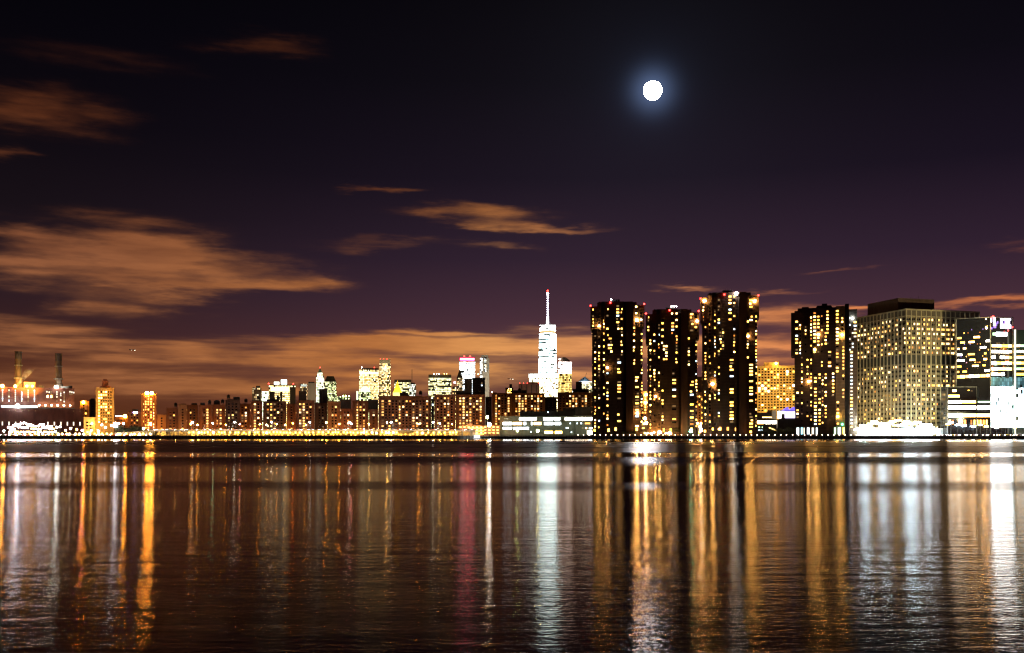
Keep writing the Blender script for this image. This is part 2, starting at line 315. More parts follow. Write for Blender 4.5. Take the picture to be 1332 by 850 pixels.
m.prism([(1, 1), (w - 1, 1), (w - 1, 25), (1, 25)], b.h + .5, b.lz(502), G, [(w * .3, 9), (w * .7, 9), (w * .7, 17), (w * .3, 17)]); m.prism([(w * .36, 10), (w * .64, 10), (w * .64, 16), (w * .36, 16)], b.lz(502), b.lz(495), G, [(w * .48, 13), (w * .52, 13), (w * .52, 13.4), (w * .48, 13.4)]); m.build('roof', b.root)
spot(b.root, (w / 2, -40, b.h - 4), (w / 2, 8, b.h + 20), 14, (1, .72, .2)); spot(b.root, (w / 2, -80, 60), (w / 2, 0, 70), 4, (1, .7, .25))
b = far('short pale tower with cream windows under the thin antenna mast', 532.5, 541, 500, 3300, curtain('office_pale', (.3, .28, .22), (1, .95, .75), (.85, 1, .85), 2.2, 3.6, 5, .6, .2, 14)); b.block('penthouse', 534, 539.5, 498, 500, WDARK)
b = far('square block with banded lights and a row of lamps on its dark cap', 557.3, 587, 492, 3300, cw_band, name='office_block', cat='building'); b.block('cap', 557.3, 587, 487.5, 492, pmat('cap_grey', (.16, .14, .12), noise=.2), .5, 34)
for q in (564.5, 568, 571, 578, 581): b.lamp(q, 486.6, L_WHITE if q < 575 else L_GOLD, 1.0)
b = far('little lit tower with one pink-white lamp, right of the banded block', 588.5, 594, 503, 3000, cw_gold, depth=14); b.lamp(591.5, 498, L_PINK, 2.4); b.block('mast', 591.2, 591.8, 499, 503, METAL, -.8, 1)
b = far('old stone tower with a pointed roof left of the red-topped tower', 594, 602, 492, 3200, cw_dim, depth=20, name='spired_tower'); m = MB(); w = b.w
m.prism([(0, 0), (w, 0), (w, 20), (0, 20)], b.h, b.lz(481), WDARK, [(w * .45, 9), (w * .55, 9), (w * .55, 11), (w * .45, 11)]); m.build('roof', b.root)
b = far('white-lit glass tower with a red glowing crown and red lamps', 597.3, 618, 470.5, 3600, curtain('tower_white_bands', (.12, .13, .14), (.8, .95, 1), (1, 1, 1), 4.2, 4.6, 6.5, .85, .7, 15, .1, .3)); b.block('crown', 597.5, 617.8, 464.8, 470.5, pmat('crown_steel', (.35, .2, .18), noise=.2), .5, 34)
for q in (603.8, 611.5): b.lamp(q, 463.6, L_RED, 3.0, 4)
b.block('crown_light', 598.5, 617, 466.2, 468.8, emat('crown_red', (1, .04, .12), 40), -.3, .6); b.block('crown_light', 599, 616.5, 469.6, 470.4, emat('crown_red2', (1, .1, .06), 2.0), -.3, .6)
b = far('slim pale tower with a bright left edge and rounded top', 624, 636.5, 466, 3700, PALE, depth=30, part='wall'); b.block('upper_shaft', 626, 635, 462, 466, PALE, 4, 26); b.block('window_strip', 624.5, 627.5, 466, 492, curtain('strip_white', (.1, .1, .1), (1, 1, .9), (.8, .95, 1), 5, 5, 6, .85, .2, 17), -.6, 1); b.block('window_strip', 630, 632.5, 466, 484, curtain('strip_cream', (.1, .1, .1), (1, .9, .6), (.8, .95, 1), 2, 4, 6, .6, .2, 18), -.6, 1)
spot(b.root, (b.w / 2, -110, 200), (b.w / 2, 0, 200), 1.3, (1, .75, .5)); b.lamp(622, 487, L_SOD, 2.2)
b = far('dull brown block with red lamps left of the tall white tower', 674.5, 702, 499.5, 2500, pmat('rose_stone', (.22, .13, .10), noise=.25, scale=.1), name='office_block', cat='building', part='wall'); b.block('penthouse', 686, 701, 497, 499.5, MATS['rose_stone']); spot(b.root, (b.w / 2, -80, 90), (b.w / 2, 0, 110), .8, (1, .6, .35))
for q in (676, 681, 686, 701): b.lamp(q, 498.6, L_RED, 1.0)
for q in (678, 684, 691, 697): b.block('dark_strip', q, q + 1.2, 501, 520, WDARK, -.3, 1)  # dark strips proud of the wall instead of modelled recesses
# the tallest tower
D = 3750.0
b = B('office_tower', 'tallest tower, white glass shaft with a needle mast and red tip', 'tower', 700.6, 724.4, 486, D, 69, curtain('tall_base', (.2, .24, .25), (.6, 1, .98), (.95, 1, .85), 16, 5, 6, .95, .2, 21, .06, .1), part='base', parapet=False)
w = b.w; cx = w / 2; cy = 34.5; m = MB(); TW = curtain('tall_shaft', (.2, .24, .25), (.45, .93, 1), (.8, 1, 1), 17.0, 5.0, 6.0, .66, .7, 22, .07, .12)
bot = [(0, 0), (w, 0), (w, 69), (0, 69)]; r = w / 2 * .93; top = [(cx, cy - r), (cx + r, cy), (cx, cy + r), (cx - r, cy)]; z0, z1 = b.lz(486), b.lz(433)
vs = [(*p, z0) for p in bot] + [(*p, z1) for p in top]
m.add(vs, [(0, 1, 4), (1, 2, 5), (2, 3, 6), (3, 0, 7), (0, 4, 7), (1, 5, 4), (2, 6, 5), (3, 7, 6), (4, 5, 6, 7), (3, 2, 1, 0)], TW); m.build('shaft', b.root)
m = MB(); m.cyl(cx, cy, b.lz(433), b.lz(429.5), r * .88, r * .88, WDARK, 12); m.cyl(cx, cy, b.lz(432.3), b.lz(430.6), r * .9, r * .9, emat('observation_glow', (1, .6, .2), 1.2), 12); m.build('observation_floor', b.root)
m = MB(); m.prism([(cx - r * .93, cy - r * .93), (cx + r * .93, cy - r * .93), (cx + r * .93, cy + r * .93), (cx - r * .93, cy + r * .93)], b.lz(429.5), b.lz(423), curtain('parapet_glass', (.2, .24, .25), (.9, 1, .95), (1, 1, .95), 20, 14, 8, .98, .1, 23, .05, .05)); m.build('parapet', b.root)
m = MB(); m.cyl(cx, cy, b.lz(423), b.lz(420.5), 12, 10, METAL, 12)
m.build('ring_platform', b.root)
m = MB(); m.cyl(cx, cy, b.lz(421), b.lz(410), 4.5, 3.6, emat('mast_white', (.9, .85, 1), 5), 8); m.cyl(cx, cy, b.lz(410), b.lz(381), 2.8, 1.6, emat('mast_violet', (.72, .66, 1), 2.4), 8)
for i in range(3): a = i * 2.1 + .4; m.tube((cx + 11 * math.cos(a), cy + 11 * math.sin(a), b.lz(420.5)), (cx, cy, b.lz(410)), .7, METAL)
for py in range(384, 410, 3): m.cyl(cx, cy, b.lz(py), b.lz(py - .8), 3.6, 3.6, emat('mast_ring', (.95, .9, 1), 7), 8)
m.build('mast', b.root); b.lamp(712.4, 380.3, emat('beacon_white', (.9, .9, 1), 40), 4.2, cy, 'beacon'); b.lamp(712.4, 376.9, L_RED, 3.6, cy)
b = far('broad gold-lit podium block with a white top floor under the tallest tower', 688.3, 726, 491.5, 3600, curtain('podium_gold', (.2, .17, .1), (1, .8, .35), (1, .92, .6), 9, 4.5, 6, .8, .3, 25, .1, .2), name='office_block'); b.block('lit_storey', 688.3, 726, 487, 491.5, emat('podium_white', (.85, 1, .92), 22), 0, 30)
b = far('round-topped tower, white above and gold below, beside the tallest tower', 726.5, 743.8, 486, 3500, curtain('round_gold', (.25, .14, .05), (1, .6, .12), (1, .75, .25), 2.6, 4.5, 6, .8, .4, 26)); b.block('upper_shaft', 726.5, 743.6, 471, 486, cw_pink, .3, 30); m = MB(); w = b.w
n = 10; prof = [(w * .1 + w * .86 * i / n, b.lz(471) + 17 * math.sin(math.pi * min(1, (.25 + i / n * .75)) if i < n else math.pi)) for i in range(n + 1)]
vs = [(p[0], 3, max(b.lz(471), p[1])) for p in prof] + [(p[0], 28, max(b.lz(471), p[1])) for p in prof]
vs += [(w * .1, 3, b.lz(471)), (w * .1, 28, b.lz(471))]
m.add(vs, [(i, i + 1, n + 2 + i, n + 1 + i) for i in range(n)] + [tuple([2 * n + 2] + list(range(n, -1, -1))), tuple([2 * n + 3] + list(range(n + 1, 2 * n + 2))), (0, n + 1, 2 * n + 3, 2 * n + 2)], pmat('bronze_roof', (.18, .12, .09), noise=.3)); m.build('roof', b.root); b.lamp(728, 467.5, L_WHITE, 2.0); b.lamp(729, 472, L_COOL, 1.6)
b = B('domed_building', 'gold-lit building with a pale blue dome and white cornice', 'building', 750, 771, 497.5, 1900, 26, curtain('dome_base', (.25, .2, .1), (1, .75, .3), (1, .9, .5), 3, 2.6, 3.4, .7, .2, 28), part='wall'); m = MB(); w = b.w
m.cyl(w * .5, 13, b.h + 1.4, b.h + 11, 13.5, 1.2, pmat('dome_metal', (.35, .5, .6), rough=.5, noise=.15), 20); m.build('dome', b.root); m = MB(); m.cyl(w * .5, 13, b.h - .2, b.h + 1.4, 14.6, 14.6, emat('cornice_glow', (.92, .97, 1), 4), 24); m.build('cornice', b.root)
m = MB(); m.tube((w * .55, 13, b.h + 10), (w * .62, 13, b.h + 19), .35, METAL); m.build('finial', b.root); spot(b.root, (w / 2, -20, b.h + 1), (w / 2, 6, b.h + 6), 3.0, (.7, .85, 1))
b = far('tiny white-lit block between the round-topped tower and the dome', 744.3, 749, 506.5, 2400, cw_white, depth=12, name='office_block', cat='building')
b = B('boiler_house', 'small building dotted with gold lights and one dark chimney', 'building', 657.5, 667.5, 505, 1400, 14, BRICK[3], part='wall'); W_ = []
grid(W_, (0, -.0), (b.w, 0), b.lz(514), b.h, 1.6, 1.9, 1.0, 1.1, .75, ['gold', 'yellow', 'white', 'bright'], 0); put_windows(b.root, W_); m = MB(); m.cyl(b.lx(664.3), 5, b.h, b.lz(499.8), 2.1, 1.9, DARK, 12); m.build('chimney', b.root)

# ------------------------------------------------------------------ brick flats behind the highway
SOD = (1, .42, .08)
def flat(label, x0, x1, yt, D, mat, lit=.33, crowns=(), glow=1.0, cool=0, pitch=3.5, pal=PAL_ROW, depth=16, cluster=.7, name='apartment_building', strong=None):
    b = B(name, label, 'apartment block', x0, x1, yt, D, depth, mat); W_ = []; z0 = b.lz(560)
    grid(W_, (0, 0), (b.w, 0), max(2, z0), b.h - 1.2, pitch, 2.85, 1.75, 1.55, lit, pal, cluster)
    grid(W_, (b.w, 0), (b.w, depth), max(2, z0), b.h - 1.2, 4.0, 2.85, 1.5, 1.5, lit * .6, pal)
    put_windows(b.root, W_)
    for c in crowns:
        o = b.block('roof_house', c[0], c[1], c[2], yt + .3, DARK, 4, 11)
    b.glow = glow
    if b.w > 11 and random.random() < .55:
        m = MB(); tx = b.w * random.choice((.2, .8, .65)); m.cyl(tx, 8, b.h + 2.2, b.h + 5.2, 1.7, 1.7, DARK, 12); m.cyl(tx, 8, b.h + 5.2, b.h + 6.4, 1.8, .1, DARK, 12)
        for q in range(4): a = q * math.pi / 2 + .7; m.tube((tx + 1.3 * math.cos(a), 8 + 1.3 * math.sin(a), b.h), (tx + 1.3 * math.cos(a), 8 + 1.3 * math.sin(a), b.h + 2.3), .12, DARK)
        m.build('water_tank', b.root)
    if b.w > 9:
        m = MB()
        for q in range(int(b.w / 9)): m.box(9 * q + 4.1, 9 * q + 4.5, -.5, .05, 0, b.h - .6, mat)
        m.build('pilaster', b.root)
    return b
rows = [
 ('narrow low brick block with green rooftop lamps, left end of the row', 204.5, 216, 540, 1060, 2, .3, (), 1.0),
 ('plain windowless-fronted brick block at the left end of the tall row', 216.5, 231.5, 531.5, 1040, 1, .10, ((217, 231, 530.8),), 1.4),
 ('brick block with one pale corner column, second of the tall row', 232, 243, 527, 1030, 2, .25, ((235, 241.5, 525.4),), 1.3),
 ('narrow brick block with lit right-hand columns below a boxy tank room', 243.4, 257.5, 527.5, 1045, 1, .4, ((249, 256.5, 524.6),), 1.2),
 ('brick block with bright clustered windows near the left street lamps', 259, 276, 528, 1032, 0, .5, ((260.5, 266.5, 524), (270, 275, 526.5)), 1.3),
 ('brick block with a stepped roof house, just left of the dark stair tower', 276.4, 293, 527, 1040, 0, .45, ((278, 286, 521.8), (279.5, 284.5, 520.6)), 1.3),
 ('nearly black narrow tower block rising above the brick row', 293.4, 312, 521, 1025, 3, .12, ((303.5, 312, 516.3), (296, 303, 519.5)), .3),
 ('low wide brick block with scattered windows right of the black block', 309.5, 325.5, 526, 1055, 0, .3, ((312, 320, 525),), 1.2),
 ('brick block with warm windows under a flat dark roof house', 326, 341.5, 522.5, 1035, 0, .5, ((328, 338.5, 520.8),), 1.1),
 ('wide dark brick block with two lit stair columns, below the sign office', 342, 372.5, 522.5, 1030, 3, .42, ((347, 363, 519.6), (352, 358, 518.2)), .7),
 ('rust-red brick block with few windows left of the water tank block', 373, 385, 526, 1045, 0, .28, (), 1.5),
 ('brick block carrying a tall black tank house', 385.5, 409, 521.5, 1030, 1, .48, ((388.5, 398.5, 508.8), (398.6, 404, 520)), .9),
 ('very dark block with a tall black lift tower beneath the gothic spire', 409.5, 425.8, 525, 1050, 3, .12, ((415, 426, 506.3), (410, 414.5, 523.7)), .3),
 ('orange-lit brick block with one bright stair column', 426.2, 443, 523, 1035, 2, .42, ((429, 434, 521.8),), 1.5),
 ('brick block under a wide black slab-shaped roof house', 443.4, 458, 532.5, 1030, 0, .35, ((443, 457, 519.6),), 1.2),
 ('brick block with densely lit right-hand windows', 458.4, 479.5, 522, 1040, 1, .52, ((462, 468, 520.5),), 1.2),
 ('narrow block with a black roof box, just left of the widest brick slab', 480, 491.8, 533, 1030, 1, .4, ((479, 492, 519.5),), 1.0),
 ('widest brick slab with fourteen storeys of small windows and a central roof house', 492.3, 561, 515.8, 1020, 1, .38, ((520, 531, 510.6), (523, 528, 509.6)), .8),
 ('brick slab with cream windows, its roof level below the banded office', 565, 592.3, 514, 1018, 1, .45, (), .8),
 ('brick slab carrying a big black roof tower below the red-topped tower', 592.8, 631, 514, 1022, 1, .42, ((592.8, 604.5, 508), (604, 614, 492.5)), .8),
 ('bright orange-brown brick slab with a lit yellow lamp on its roof', 640, 666.8, 512, 1110, 2, .45, ((641, 646, 510.6),), 1.6),
 ('plain orange-brown brick slab directly left of the dark gap', 667.3, 708.5, 512, 1120, 2, .42, ((667.5, 685, 507.6),), 1.5),
 ('orange-brown brick slab under the blue dome, beside the first tall tower', 725, 770.5, 511, 1120, 2, .38, ((749, 757, 496.5), (745, 766, 506), (735, 740, 509.6)), 1.6),
]
for (lab, x0, x1, yt, D, mi, lit, cr, gl) in rows:
    b = flat(lab, x0, x1, yt, D, BRICK[mi], lit, cr, gl)
    n = max(1, int(b.w / 28))
    for i in range(n):
        lx = b.w * (i + .5) / n
        spot(b.root, (lx, -14, 7), (lx, 0, 12), 1.5 * gl, SOD, 150, 1, ref=16)
b.lamp(640, 510, L_GOLD)
for (lab, x0, x1, yt, D, mat) in (('blank dark slab block with a pale edge behind the brick row', 614.5, 631, 492, 1300, pmat('slate_wall', (.06, .055, .065), noise=.3)),
                              ('black unlit block filling the gap between two orange brick slabs', 709, 724.5, 517, 1100, DARK), ('black unlit block wedged between two brick slabs, left of the lamp', 631.5, 639.6, 517, 1060, DARK), ('black unlit block between the widest slab and its neighbour', 561.3, 564.7, 521, 1045, DARK)):
    b = B('apartment_building', lab, 'apartment block', x0, x1, yt, D, 14, mat); W_ = []
    grid(W_, (0, 0), (b.w, 0), b.lz(536), b.h - 2, 4, 3, 1.6, 1.5, .10, ['dim', 'cream', 'cool']); put_windows(b.root, W_)

# ------------------------------------------------------------------ left: power station and towers
D = 1010.0; PB = pmat('plant_brick', (.16, .055, .035), noise=.35, scale=.15)
b = B('power_station', 'brick power station with two chimneys and tall slit windows', 'power station', -24, 96.8, 505, D, 60, PB)
b2 = b.block('lower_hall', -24, 108, 532, 568, PB, -14, 30)
W_ = []
def pw(px0, px1, py0, py1, key, y=0.0): W_.append(((b.lx(px0) + b.lx(px1)) / 2, y, (b.lz(py0) + b.lz(py1)) / 2, 0, b.lx(px1) - b.lx(px0), b.lz(py0) - b.lz(py1), key))
for q in (-5, 3.3, 11.7, 20, 28.3, 36.6, 44.8):
    for k in range(6): pw(q - .7, q + .7, 507.3 + k * 2.7, 509.4 + k * 2.7, random.choice(('slit', 'slit', 'slit', 'cool', 'dim')))
for q, ys in ((61, (508.5, 515)), (66.5, (508.5, 511, 515, 517)), (64, (509,)), (74, (508.5, 511.5, 515, 520)), (79, (508, 510.5, 513, 519)), (83.5, (509, 512, 515, 518, 521)), (91, (508, 511)), (93.5, (508.5, 511)), (96, (509,))):
    for y in ys: pw(q - .8, q + .8, y, y + 2, random.choice(('slit', 'slit', 'dim', 'dim')))
for q in (62, 66.8): pw(q - 1, q + 1, 514, 517, 'bright')
for q in (-4.5, 3.5, 12, 20.5, 62, 70.3, 78.7, 87, 95, 103.2): pw(q - .8, q + .8, 549, 553.8, 'slit', -14)
for q in (12.5, 20.6, 28.8, 37.5, 46, 95, 103.3): pw(q - .6, q + .6, 534.3, 535.6, 'dim', -14)
put_windows(b.root, W_)
b.block('gallery_light', 2, 48.5, 528.3, 530.6, emat('gallery_glow', (.7, .9, 1), 5), -8, -6); b.block('gallery', 1, 97, 530.7, 532, CONCD, -14, 0)
b.lamp(23, 528.3, emat('gallery_lamp', (.55, .8, 1), 220), 1.6, -15, 'flood_lamp'); point(b.root, (b.lx(23), -17, b.lz(528)), 2500, (.6, .8, 1))
for q in (51, 59, 67, 74.8, 83, 91):
    b.lamp(q, 527.3, emat('gallery_warm', (1, .78, .42), 60), .8, -4, 'flood_lamp')
b.block('roof_house', 51, 57, 501, 505, DARK, 5, 25); b.block('roof_house', 70, 90, 501.5, 504.4, CONCD, 6, 25); b.block('roof_house', 89.5, 94.5, 500.5, 505, DARK, 8, 20)
b.block('boiler_house', 31, 46, 497, 505, pmat('ochre_cladding', (.6, .42, .15), noise=.2), 6, 20); spot(b.root, (b.lx(38), -12, b.h + 1), (b.lx(38), 6, b.h + 5), 22, (1, .55, .08)); b.lamp(3, 503, emat('roof_sodium', (1, .36, .03), 600), 1.5, -1, 'flood_lamp')
b.lamp(20, 503, emat('roof_sodium_small', (1, .40, .04), 130), 1.4, -2, 'flood_lamp'); b.lamp(35, 502.5, L_SOD, 1.2, -2, 'flood_lamp'); b.lamp(42, 502.5, L_SOD, 1.2, -2, 'flood_lamp'); b.lamp(73.5, 503, emat('roof_white', (1, .98, .9), 150), 1.6, -1, 'flood_lamp'); point(b.root, (b.lx(73.5), 2, b.lz(500.5)), 1500, (1, .95, .8))
BR = pmat('stack_concrete', (.06, .042, .03), noise=.25, scale=.15)
def chimney(px, top, label, cap=10):
    m = MB(); cx = b.lx(px); m.cyl(cx, 10, b.h, b.lz(top + cap), 3.1, 2.9, BR, 20); m.cyl(cx, 10, b.h, b.lz(498.5), 4.6, 4.2, BR, 16); m.cyl(cx, 10, b.lz(475.8), b.lz(474.4), 3.9, 3.9, METAL, 16); o = m.build('chimney', b.root); o['label'] = label
    m = MB(); m.cyl(cx, 10, b.lz(top + cap), b.lz(top + .5), 3.25, 3.25, DARK, 20); m.cyl(cx, 10, b.lz(top + .9), b.lz(top), 3.7, 3.7, DARK, 20); m.build('soot_cap', o)
    m = MB(); m.cyl(cx, 10, b.lz(492.5), b.lz(491), 4.8, 4.8, METAL, 14); m.build('platform', o)
chimney(23.8, 457, 'left chimney with a collar ring and soot-black top'); chimney(76.6, 458, 'right chimney with a soot-black top')
spot(b.root, (b.lx(23.8), -8, b.h + 2), (b.lx(23.8), 10, b.h + 20), .5, (1, .6, .2), 80); spot(b.root, (b.lx(76.6) , -6, b.h + 2), (b.lx(76.6), 10, b.h + 16), .5, (1, .8, .5), 90)
# smoke
m = MB(); pts = []
for i in range(9):
    t = i / 8; pts.append((b.lx(22 + 21 * t), 4.0, b.lz(502.5 - 27 * t), 1.0 + 4.0 * t))
vs = []; nn = 12
for (x, y, z, r) in pts:
    for k in range(nn): a = 2 * math.pi * k / nn; vs.append((x + r * math.cos(a) * .9, y + r * math.sin(a), z - .35 * r * math.cos(a)))
fs = [(i * nn + k, i * nn + (k + 1) % nn, (i + 1) * nn + (k + 1) % nn, (i + 1) * nn + k) for i in range(8) for k in range(nn)] + [tuple(reversed(range(nn))), tuple(range(8 * nn, 9 * nn))]
sm = bpy.data.materials.new('steam'); sm.use_nodes = True; N = sm.node_tree.nodes; L = sm.node_tree.links; N.clear(); out = N.new('ShaderNodeOutputMaterial'); pv = N.new('ShaderNodeVolumePrincipled'); pv.inputs['Color'].default_value = (.9, .85, .8, 1)
tc = N.new('ShaderNodeTexCoord'); nz = N.new('ShaderNodeTexNoise'); nz.inputs['Scale'].default_value = .28; nz.inputs['Detail'].default_value = 4; L.new(tc.outputs['Object'], nz.inputs['Vector'])
mr = N.new('ShaderNodeMapRange'); mr.inputs[1].default_value = .4; mr.inputs[2].default_value = .75; mr.inputs[3].default_value = 0; mr.inputs[4].default_value = .28; L.new(nz.outputs['Fac'], mr.inputs[0]); spz = N.new('ShaderNodeSeparateXYZ'); L.new(tc.outputs['Object'], spz.inputs[0]); fz = N.new('ShaderNodeMapRange'); fz.interpolation_type = 'SMOOTHSTEP'; fz.inputs[1].default_value = pts[-1][2] - 1; fz.inputs[2].default_value = pts[0][2]; L.new(spz.outputs[2], fz.inputs[0]); mz = N.new('ShaderNodeMath'); mz.operation = 'MULTIPLY'; L.new(mr.outputs[0], mz.inputs[0]); L.new(fz.outputs[0], mz.inputs[1]); L.new(mz.outputs[0], pv.inputs['Density']); L.new(pv.outputs[0], out.inputs['Volume'])
m.add(vs, fs, sm); me = m.mesh('smoke'); o = bpy.data.objects.new('smoke', me); COL.objects.link(o); o.location = b.root.location; o.rotation_euler = b.root.rotation_euler; tag(o, 'orange-lit steam plume drifting off the power station roof', 'smoke', kind='stuff')
spot(b.root, (b.lx(24), -10, b.h + 4), (b.lx(30), 4, b.h + 10), 22, (1, .5, .1), 110)

b = B('apartment_building', 'small block topped by an orange lamp between power station and golden tower', 'apartment block', 104, 116, 522, 1150, 18, BRICK[2]); W_ = []
grid(W_, (0, 0), (b.w, 0), b.lz(560), b.h - 1, 2.6, 3, 1.5, 1.5, .7, ['amber', 'cream', 'yellow', 'dim', 'gold'], .3); put_windows(b.root, W_); b.lamp(108.5, 523.5, emat('roof_sodium', (1, .36, .03), 600), 1.4); spot(b.root, (b.w / 2, -18, 8), (b.w / 2, 0, 15), 3, SOD, 150)
b = B('shop_building', 'low cream-lit building at the foot of the golden tower', 'building', 107.5, 124, 543.5, 1060, 14, pmat('cream_render', (.5, .38, .25), noise=.2)); W_ = []
grid(W_, (0, 0), (b.w, 0), 2, b.h - 1, 3.2, 3.4, 2.2, 1.6, .5, ['cream', 'gold', 'white', 'orange']); put_windows(b.root, W_); spot(b.root, (b.w / 2, -16, 5), (b.w / 2, 0, 9), 7, (1, .55, .15), 150); b.lamp(119.5, 551, emat('shop_gold', (1, .6, .1), 120), 1.0, -2, 'flood_lamp')
b = B('apartment_building', 'dark unlit slab tucked behind the golden tower', 'apartment block', 116.5, 125, 520.5, 1200, 16, DARK); b.block('roof_house', 118, 123, 518.5, 520.5, DARK); W_ = []; grid(W_, (0, 0), (b.w, 0), b.lz(550), b.h - 1, 3, 3, 1.2, 1.2, .1, ['dim', 'orange']); put_windows(b.root, W_)
b = B('apartment_tower', 'golden floodlit apartment tower with a dark crown', 'tower', 124.5, 148.5, 505, 1060, 20, pmat('golden_brick', (.42, .27, .12), noise=.2, scale=.2)); W_ = []
grid(W_, (0, 0), (b.w, 0), b.lz(551), b.h - 1, 2.35, 3.2, 1.3, 1.5, .42, ['bright', 'gold', 'yellow', 'cream', 'amber'], .6); put_windows(b.root, W_)
b.block('crown', 132.8, 141, 495, 505, PB, 4, 14); b.block('crown', 134.3, 139, 493, 495, PB, 6, 12); b.block('crown', 130, 144, 502.5, 505, PB, 3, 16)
for (yy, E) in ((545, 2.6), (525, 2.2)): spot(b.root, (b.w * .5, -26, b.lz(yy)), (b.w * .5, 0, b.lz(yy - 8)), E, (1, .55, .1), 150)
b = B('apartment_tower', 'orange-lit slim tower with two sodium lamps on its roof', 'tower', 183.5, 203.5, 513, 1060, 18, pmat('orange_brick', (.3, .13, .055), noise=.25, scale=.2)); W_ = []
grid(W_, (0, 0), (b.w, 0), b.lz(558), b.h - 3, 2.3, 3.1, 1.2, 1.4, .3, ['cream', 'gold', 'amber', 'white'], .9); put_windows(b.root, W_)
for q in (191.2, 197.3): b.lamp(q, 511.5, emat('roof_sodium', (1, .36, .03), 600), 1.7, -1, 'flood_lamp')
b.block('roof_house', 188, 200, 511, 513, DARK); b.block('corner_shaft', 187, 199.5, 513.2, 560, MATS['orange_brick'], -1.2, 0.2); put_windows(b.root, [(b.lx(q), -1.2, b.lz(516 + k * 3.4), 0, 1.1, 1.3, random.choice(('cream', 'off', 'off', 'amber', 'gold'))) for q in (189.5, 193, 196.5) for k in range(13)])
spot(b.root, (b.w / 2, -22, 10), (b.w / 2, 0, 22), 3.5, SOD, 150); spot(b.root, (b.w / 2, -14, b.h - 4), (b.w / 2, 0, b.h - 14), 1.6, (1, .5, .1), 150)
b = B('apartment_building', 'dark low block with a violet lamp, left of the orange tower', 'apartment block', 166, 184, 536, 1090, 16, BRICK[1]); b.block('roof_house', 172, 180, 532.5, 536, DARK); b.lamp(174.5, 536.8, emat('lamp_violet', (.4, .35, 1), 25), 1.1); b.lamp(177.5, 536.8, emat('lamp_rose', (1, .7, .85), 25), 1.1); W_ = []; grid(W_, (0, 0), (b.w, 0), b.lz(556), b.h - 1, 2.8, 3, 1.4, 1.4, .3, PAL_ROW); put_windows(b.root, W_); spot(b.root, (b.w * .8, -14, 8), (b.w * .8, 0, 10), 2.4, SOD, 150)
b = B('shop_building', 'low flat-roofed building with a bright roofline and an orange star lamp', 'building', 149.5, 166, 542, 1090, 14, BRICK[3]); b.block('lit_sign_band', 150, 159.5, 540.9, 542.2, emat('band_cream', (1, .85, .6), 5), -.4, .4); b.lamp(162.7, 541.5, emat('roof_sodium', (1, .36, .03), 600), 1.6, -1, 'flood_lamp'); W_ = []; grid(W_, (0, 0), (b.w, 0), 2, b.h - 1, 3, 3.3, 1.8, 1.4, .4, PAL_ROW); put_windows(b.root, W_)
for q in (210, 214): pass

# ------------------------------------------------------------------ hospital, garage, pier (centre)
HC = pmat('hospital_concrete', (.17, .18, .15), noise=.25, scale=.12)
D = 985.0
b = B('hospital_wing', 'low stepped hospital wing with long white window bands', 'hospital', 650, 747.8, 542, D, 30, HC); b.block('upper_storey', 676, 747.8, 535, 542, DARK, 4, 28); b.block('upper_storey', 733, 747.5, 531, 535, DARK, 8, 24); W_ = []
def st(px0, px1, py, hh, key, y=0.0):
    W_.append(((b.lx(px0) + b.lx(px1)) / 2, y, b.lz(py), 0, b.lx(px1) - b.lx(px0), hh / F * D, key))
for a_, c_ in ((675.5, 679), (680, 693), (694, 697.5), (707, 719.5), (721, 728.5), (735, 741), (741.6, 747.5)): st(a_, c_, 545.2, 3.2, 'lobby' if a_ < 735 else 'glare')
for a_, c_ in ((654.3, 665.8), (667.3, 678.8), (681, 684), (691, 692.6), (694.3, 704), (708, 719.7), (722, 729.5)): st(a_, c_, 551.2, 3.4, 'white' if a_ in (667.3, 694.3) else 'lobby')
for a_, c_ in ((654.3, 665.6), (668, 679), (680.3, 687.6)): st(a_, c_, 557.4, 2.6, 'lobby')
for a_, c_ in ((708.5, 719), (722, 731)): st(a_, c_, 562.6, 3.0, 'bright')
for a_, c_, y_ in ((736, 739.5, 557), (741, 742.5, 551), (690, 691.5, 562), (742.5, 744, 562.5), (712, 713.5, 536.5)): st(a_, c_, y_, 1.6, 'cool')
put_windows(b.root, W_)
for q in range(652, 748, 9): b.block('ledge', q, q + 8.6, 548.0, 548.6, CONC, -.5, .2)
for i in range(4): spot(b.root, (b.w * (.12 + .25 * i), -12, 9), (b.w * (.12 + .25 * i), 0, 8), 1.1, (.9, 1, .7), 150)
b = B('hospital_block', 'boxy grey hospital block with a bright top window band beside the first tower', 'hospital', 748.2, 771, 541.5, D - 3, 28, HC); b.block('upper_storey', 749, 770, 529.5, 541.5, DARK, 3, 26); W_ = []
for a_, c_ in ((748.9, 756), (756.6, 763.5), (764.2, 770.6)): st(a_, c_, 545.2, 3.8, 'glare' if a_ < 760 else 'lobby')
for a_, c_, y_, k_ in ((750, 751.5, 551, 'cool'), (755, 757, 551, 'cool'), (761, 767.5, 551, 'amber'), (761.5, 763.5, 557.2, 'white'), (766.5, 770.5, 557.2, 'lobby'), (757, 758.3, 557.2, 'dim'), (764, 770.6, 563, 'glare')): st(a_, c_, y_, 1.8 if y_ != 563 else 4.6, k_)
put_windows(b.root, W_); spot(b.root, (b.w * .5, -12, 9), (b.w * .5, 0, 8), 1.2, (.9, 1, .75), 150)
